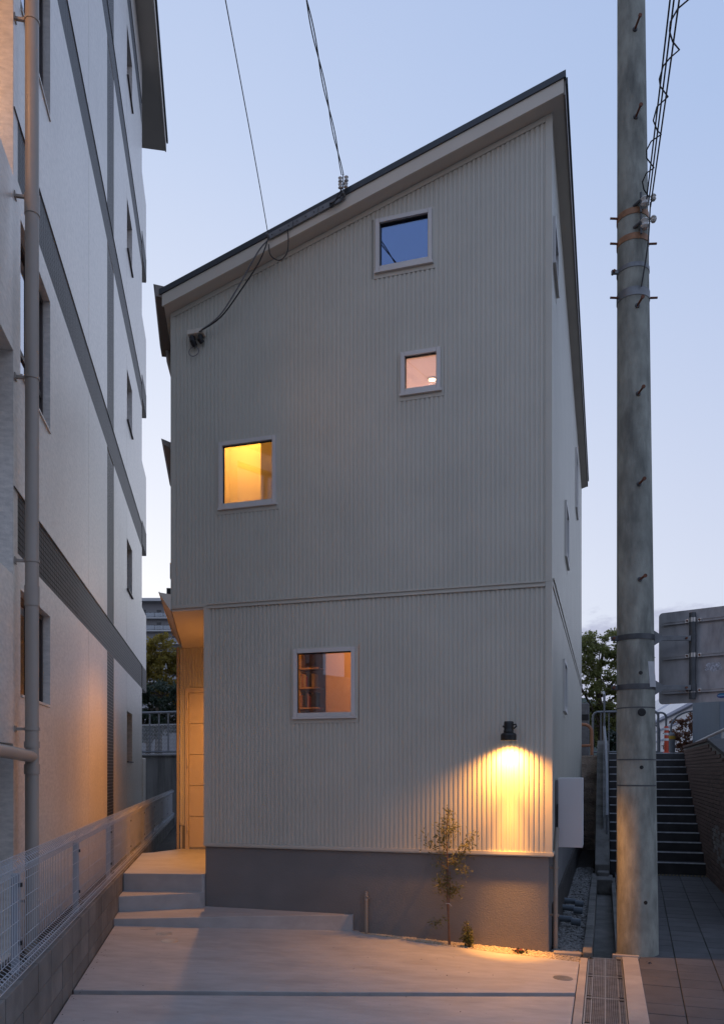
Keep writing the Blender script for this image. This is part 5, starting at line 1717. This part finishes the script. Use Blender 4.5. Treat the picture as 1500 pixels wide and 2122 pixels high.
# white tag strapped to the pole
tg = MB()
c = pole_c(2.87) + Vector((0.115, -pole_r(2.87) * 0.80 - 0.02, 0))
tg.hexa([c + Vector((-0.03, -0.006, -0.13)), c + Vector((0.045, 0.028, -0.13)), c + Vector((0.045, 0.034, -0.13)), c + Vector((-0.03, 0.0, -0.13))],
        [c + Vector((-0.05, -0.006, 0.13)), c + Vector((0.025, 0.028, 0.13)), c + Vector((0.025, 0.034, 0.13)), c + Vector((-0.05, 0.0, 0.13))])
tg.build('tag_plate', M['plate'], up_)

# cables leaving the pole over the street
for i, (x, x_end) in enumerate(((1388, -2.6), (1396, -2.5), (1407, -2.4))):
    st_ = pole_c(7.62) + Vector((0.055 + 0.03 * i, -pole_r(7.6) - 0.10 + 0.03 * i, 0.02 - 0.02 * i))
    Yt = (7.62 - EYE) * 1640 / 1597
    mid = Vector(((x - 750) / 1640 * Yt, Yt, 7.62))
    d_ = (mid - st_)
    cable('line_cable', ['black line cable from the pole over the street, leftmost of three straight ones', 'black line cable from the pole over the street, middle of three straight ones', 'black line cable from the pole over the street, rightmost of three straight ones'][i],
          [st_, st_ + d_ * 0.5 - Z * 0.01, mid, mid + d_ * 3 + Z * 0.15, mid + d_ * 8 + Z * 0.8], 0.007, group='line cables from the pole')
zig = [(1424, 0), (1404, 17), (1389, 44), (1387, 63), (1393.5, 85), (1407.5, 102), (1388, 119), (1374, 136), (1366, 163), (1368, 178), (1384, 199.5), (1361, 220.5), (1353.5, 249), (1362, 270), (1370, 277.5), (1349, 292), (1339.5, 310.5), (1340, 327), (1355, 347), (1339, 358), (1331, 376), (1334, 392), (1345, 408)]
pts = []
for x, y in zig:
    Y = (7.64 - EYE) * 1640 / (1597 - y)
    pts.append(Vector(((x - 750) / 1640 * Y, Y, 7.64)))
pts = [pts[0] + (pts[0] - pts[1]) * 3] + pts
MB().tube(pts, 0.0065, 6).build('spiral_cable', M['rubber'], None, smooth=True, label='kinked black cable hung in zigzag loops beside the line cables', cat='cable')
cable('tail_cable', 'black cable running down the pole face from the insulators to the lower bands', [pole_c(7.6) + Vector((0.09, -0.26, 0.0)), pole_c(7.2) + Vector((0.07, -0.24, 0)), pole_c(6.80) + Vector((0.02, -0.185, 0))], 0.0075)

# ================================================================== ROAD SIGN (seen from behind)
SD = Vector((math.cos(R(38)), -math.sin(R(38)), 0))      # along the panel, to the right
SN = Vector((math.sin(R(38)), math.cos(R(38)), 0))       # away from us
PO = Vector((3.425, 8.2, 0))


def GF(x, y, z): return PO + SD * x + SN * y + Z * z


sg = thing('road_sign', PO + Z * 2.6, 'large road sign seen from its weathered grey back, clamped to the utility pole', 'road sign')
x0, x1, z0, z1, cr = -0.362, 1.35, 2.595, 3.57, 0.04
pol = []
for cx_, cz_, a0 in ((x1 - cr, z0 + cr, -90), (x1 - cr, z1 - cr, 0), (x0 + cr, z1 - cr, 90), (x0 + cr, z0 + cr, 180)):
    for k in range(6):
        an = R(a0 + 18 * k)
        pol.append((cx_ + cr * math.cos(an), cz_ + cr * math.sin(an)))
MB().hexa([GF(x, 0.060, z) for x, z in pol], [GF(x, 0.064, z) for x, z in pol]).build('panel', M['signback'], sg)
MB().tube([GF(0, 0, 2.63), GF(0, 0, 3.525)], 0.0345, 18).build('post', M['galvdark'], sg, smooth=True)
for z in (2.72, 3.085, 3.45):
    for a, b in ((x0 + 0.05, -0.045), (0.045, x1 - 0.05)):
        rl = MB().box(GF, a, b, 0.040, 0.0595, z - 0.014, z + 0.014)
        rl.box(GF, a, b, 0.034, 0.0395, z - 0.02, z - 0.012)
        rl.box(GF, a, b, 0.034, 0.0395, z + 0.006, z + 0.014)
        rl.build('rail', M['signback'], sg)
    cl_ = MB().tube([GF(0, 0, z - 0.022), GF(0, 0, z + 0.022)], 0.0375, 18).build('clamp', M['steel'], sg, smooth=True)
    for s_ in (-1, 1):
        MB().box(GF, s_ * 0.062 - 0.017, s_ * 0.062 + 0.017, 0.020, 0.034, z - 0.017, z + 0.017).build('clamp_ear', M['steel'], cl_)
        MB().tube([GF(s_ * 0.062, 0.0195, z), GF(s_ * 0.062, 0.006, z)], 0.011, 8).build('bolt', M['rust'], cl_)
for z in (2.745, 3.255):
    c = pole_c(z)
    e0 = c + Vector((pole_r(z) + 0.0, -0.03, 0))
    e1 = GF(-0.0, -0.035, z)
    dirv = (e1 - e0).normalized()
    sd_ = dirv.cross(Z)

    def AR(x, y, zz_): return e0 + dirv * x + sd_ * y + Z * (zz_)
    ln_ = (e1 - e0).length
    ar = MB().box(AR, 0.0, ln_ - 0.01, -0.006, 0.012, -0.026, 0.026).build('arm', M['galv'], sg, bevel=0.003)
    MB().prism(lambda x, zz_, y: AR(x, y, zz_), [(-0.02, -0.085), (0.075, -0.026), (0.075, 0.026), (-0.02, 0.085)], 0.013, 0.021).build('gusset', M['galv'], ar)
    MB().tube([AR(ln_ - 0.06, -0.007, 0.0), AR(ln_ - 0.06, 0.03, 0.0)], 0.011, 8).build('bolt', M['rust'], ar)
    MB().tube([GF(0, 0, z - 0.04), GF(0, 0, z + 0.04)], 0.0378, 18).build('collar', M['galvdark'], ar, smooth=True)
# torn white sticker and small blue oval sticker
stk = []
for k in range(26):
    an = 2 * math.pi * k / 26
    r_ = 1 + random.uniform(-0.22, 0.12)
    stk.append((0.19 + 0.092 * r_ * math.cos(an), 2.955 + 0.05 * r_ * math.sin(an)))
MB().hexa([GF(x, 0.0585, z) for x, z in stk], [GF(x, 0.0598, z) for x, z in stk]).build('torn_sticker', mat('torn_paper', (0.46, 0.48, 0.52), 0.7, 0.5, 60.0, stain=(0.14, 0.14, 0.14), stain_amt=0.9, stain_scale=45), sg)
ov = [(0.27 + 0.05 * math.cos(2 * math.pi * k / 28), 2.655 + 0.026 * math.sin(2 * math.pi * k / 28)) for k in range(28)]
so_ = MB().hexa([GF(x, 0.0585, z) for x, z in ov], [GF(x, 0.0598, z) for x, z in ov]).build('oval_sticker', mat('sticker_blue', (0.03, 0.06, 0.22), 0.5, 0.05, 10), sg)
MB().box(GF, 0.228, 0.312, 0.0572, 0.0584, 2.649, 2.659).build('sticker_bar', mat('sticker_pale', (0.25, 0.4, 0.6), 0.5, 0.05, 10), so_)
cap = [(0.27 + 0.03 * math.cos(math.pi * k / 12), 2.661 + 0.015 * math.sin(math.pi * k / 12)) for k in range(13)]
MB().hexa([GF(x, 0.0572, z) for x, z in cap], [GF(x, 0.0584, z) for x, z in cap]).build('sticker_cap', mat('sticker_cyan', (0.03, 0.25, 0.42), 0.5, 0.05, 10), so_)


# a little grit and leaf litter on the driveway
pts = []
for _ in range(70):
    y = random.uniform(4.6, 8.3)
    x = random.uniform(-1.112 - 0.183 * y + 0.1, 1.6)
    pts.append((x, y, dz(x) + 0.002))
for _ in range(60):
    q = random.uniform(4.6, 8.8)
    p = CF(-1.08 + abs(random.gauss(0, 0.04)), q, 0)
    pts.append((p.x, p.y, dz(p.x) + 0.003))
stones('grit', M['soil'], pts, 0.002, 0.006, 0.5)
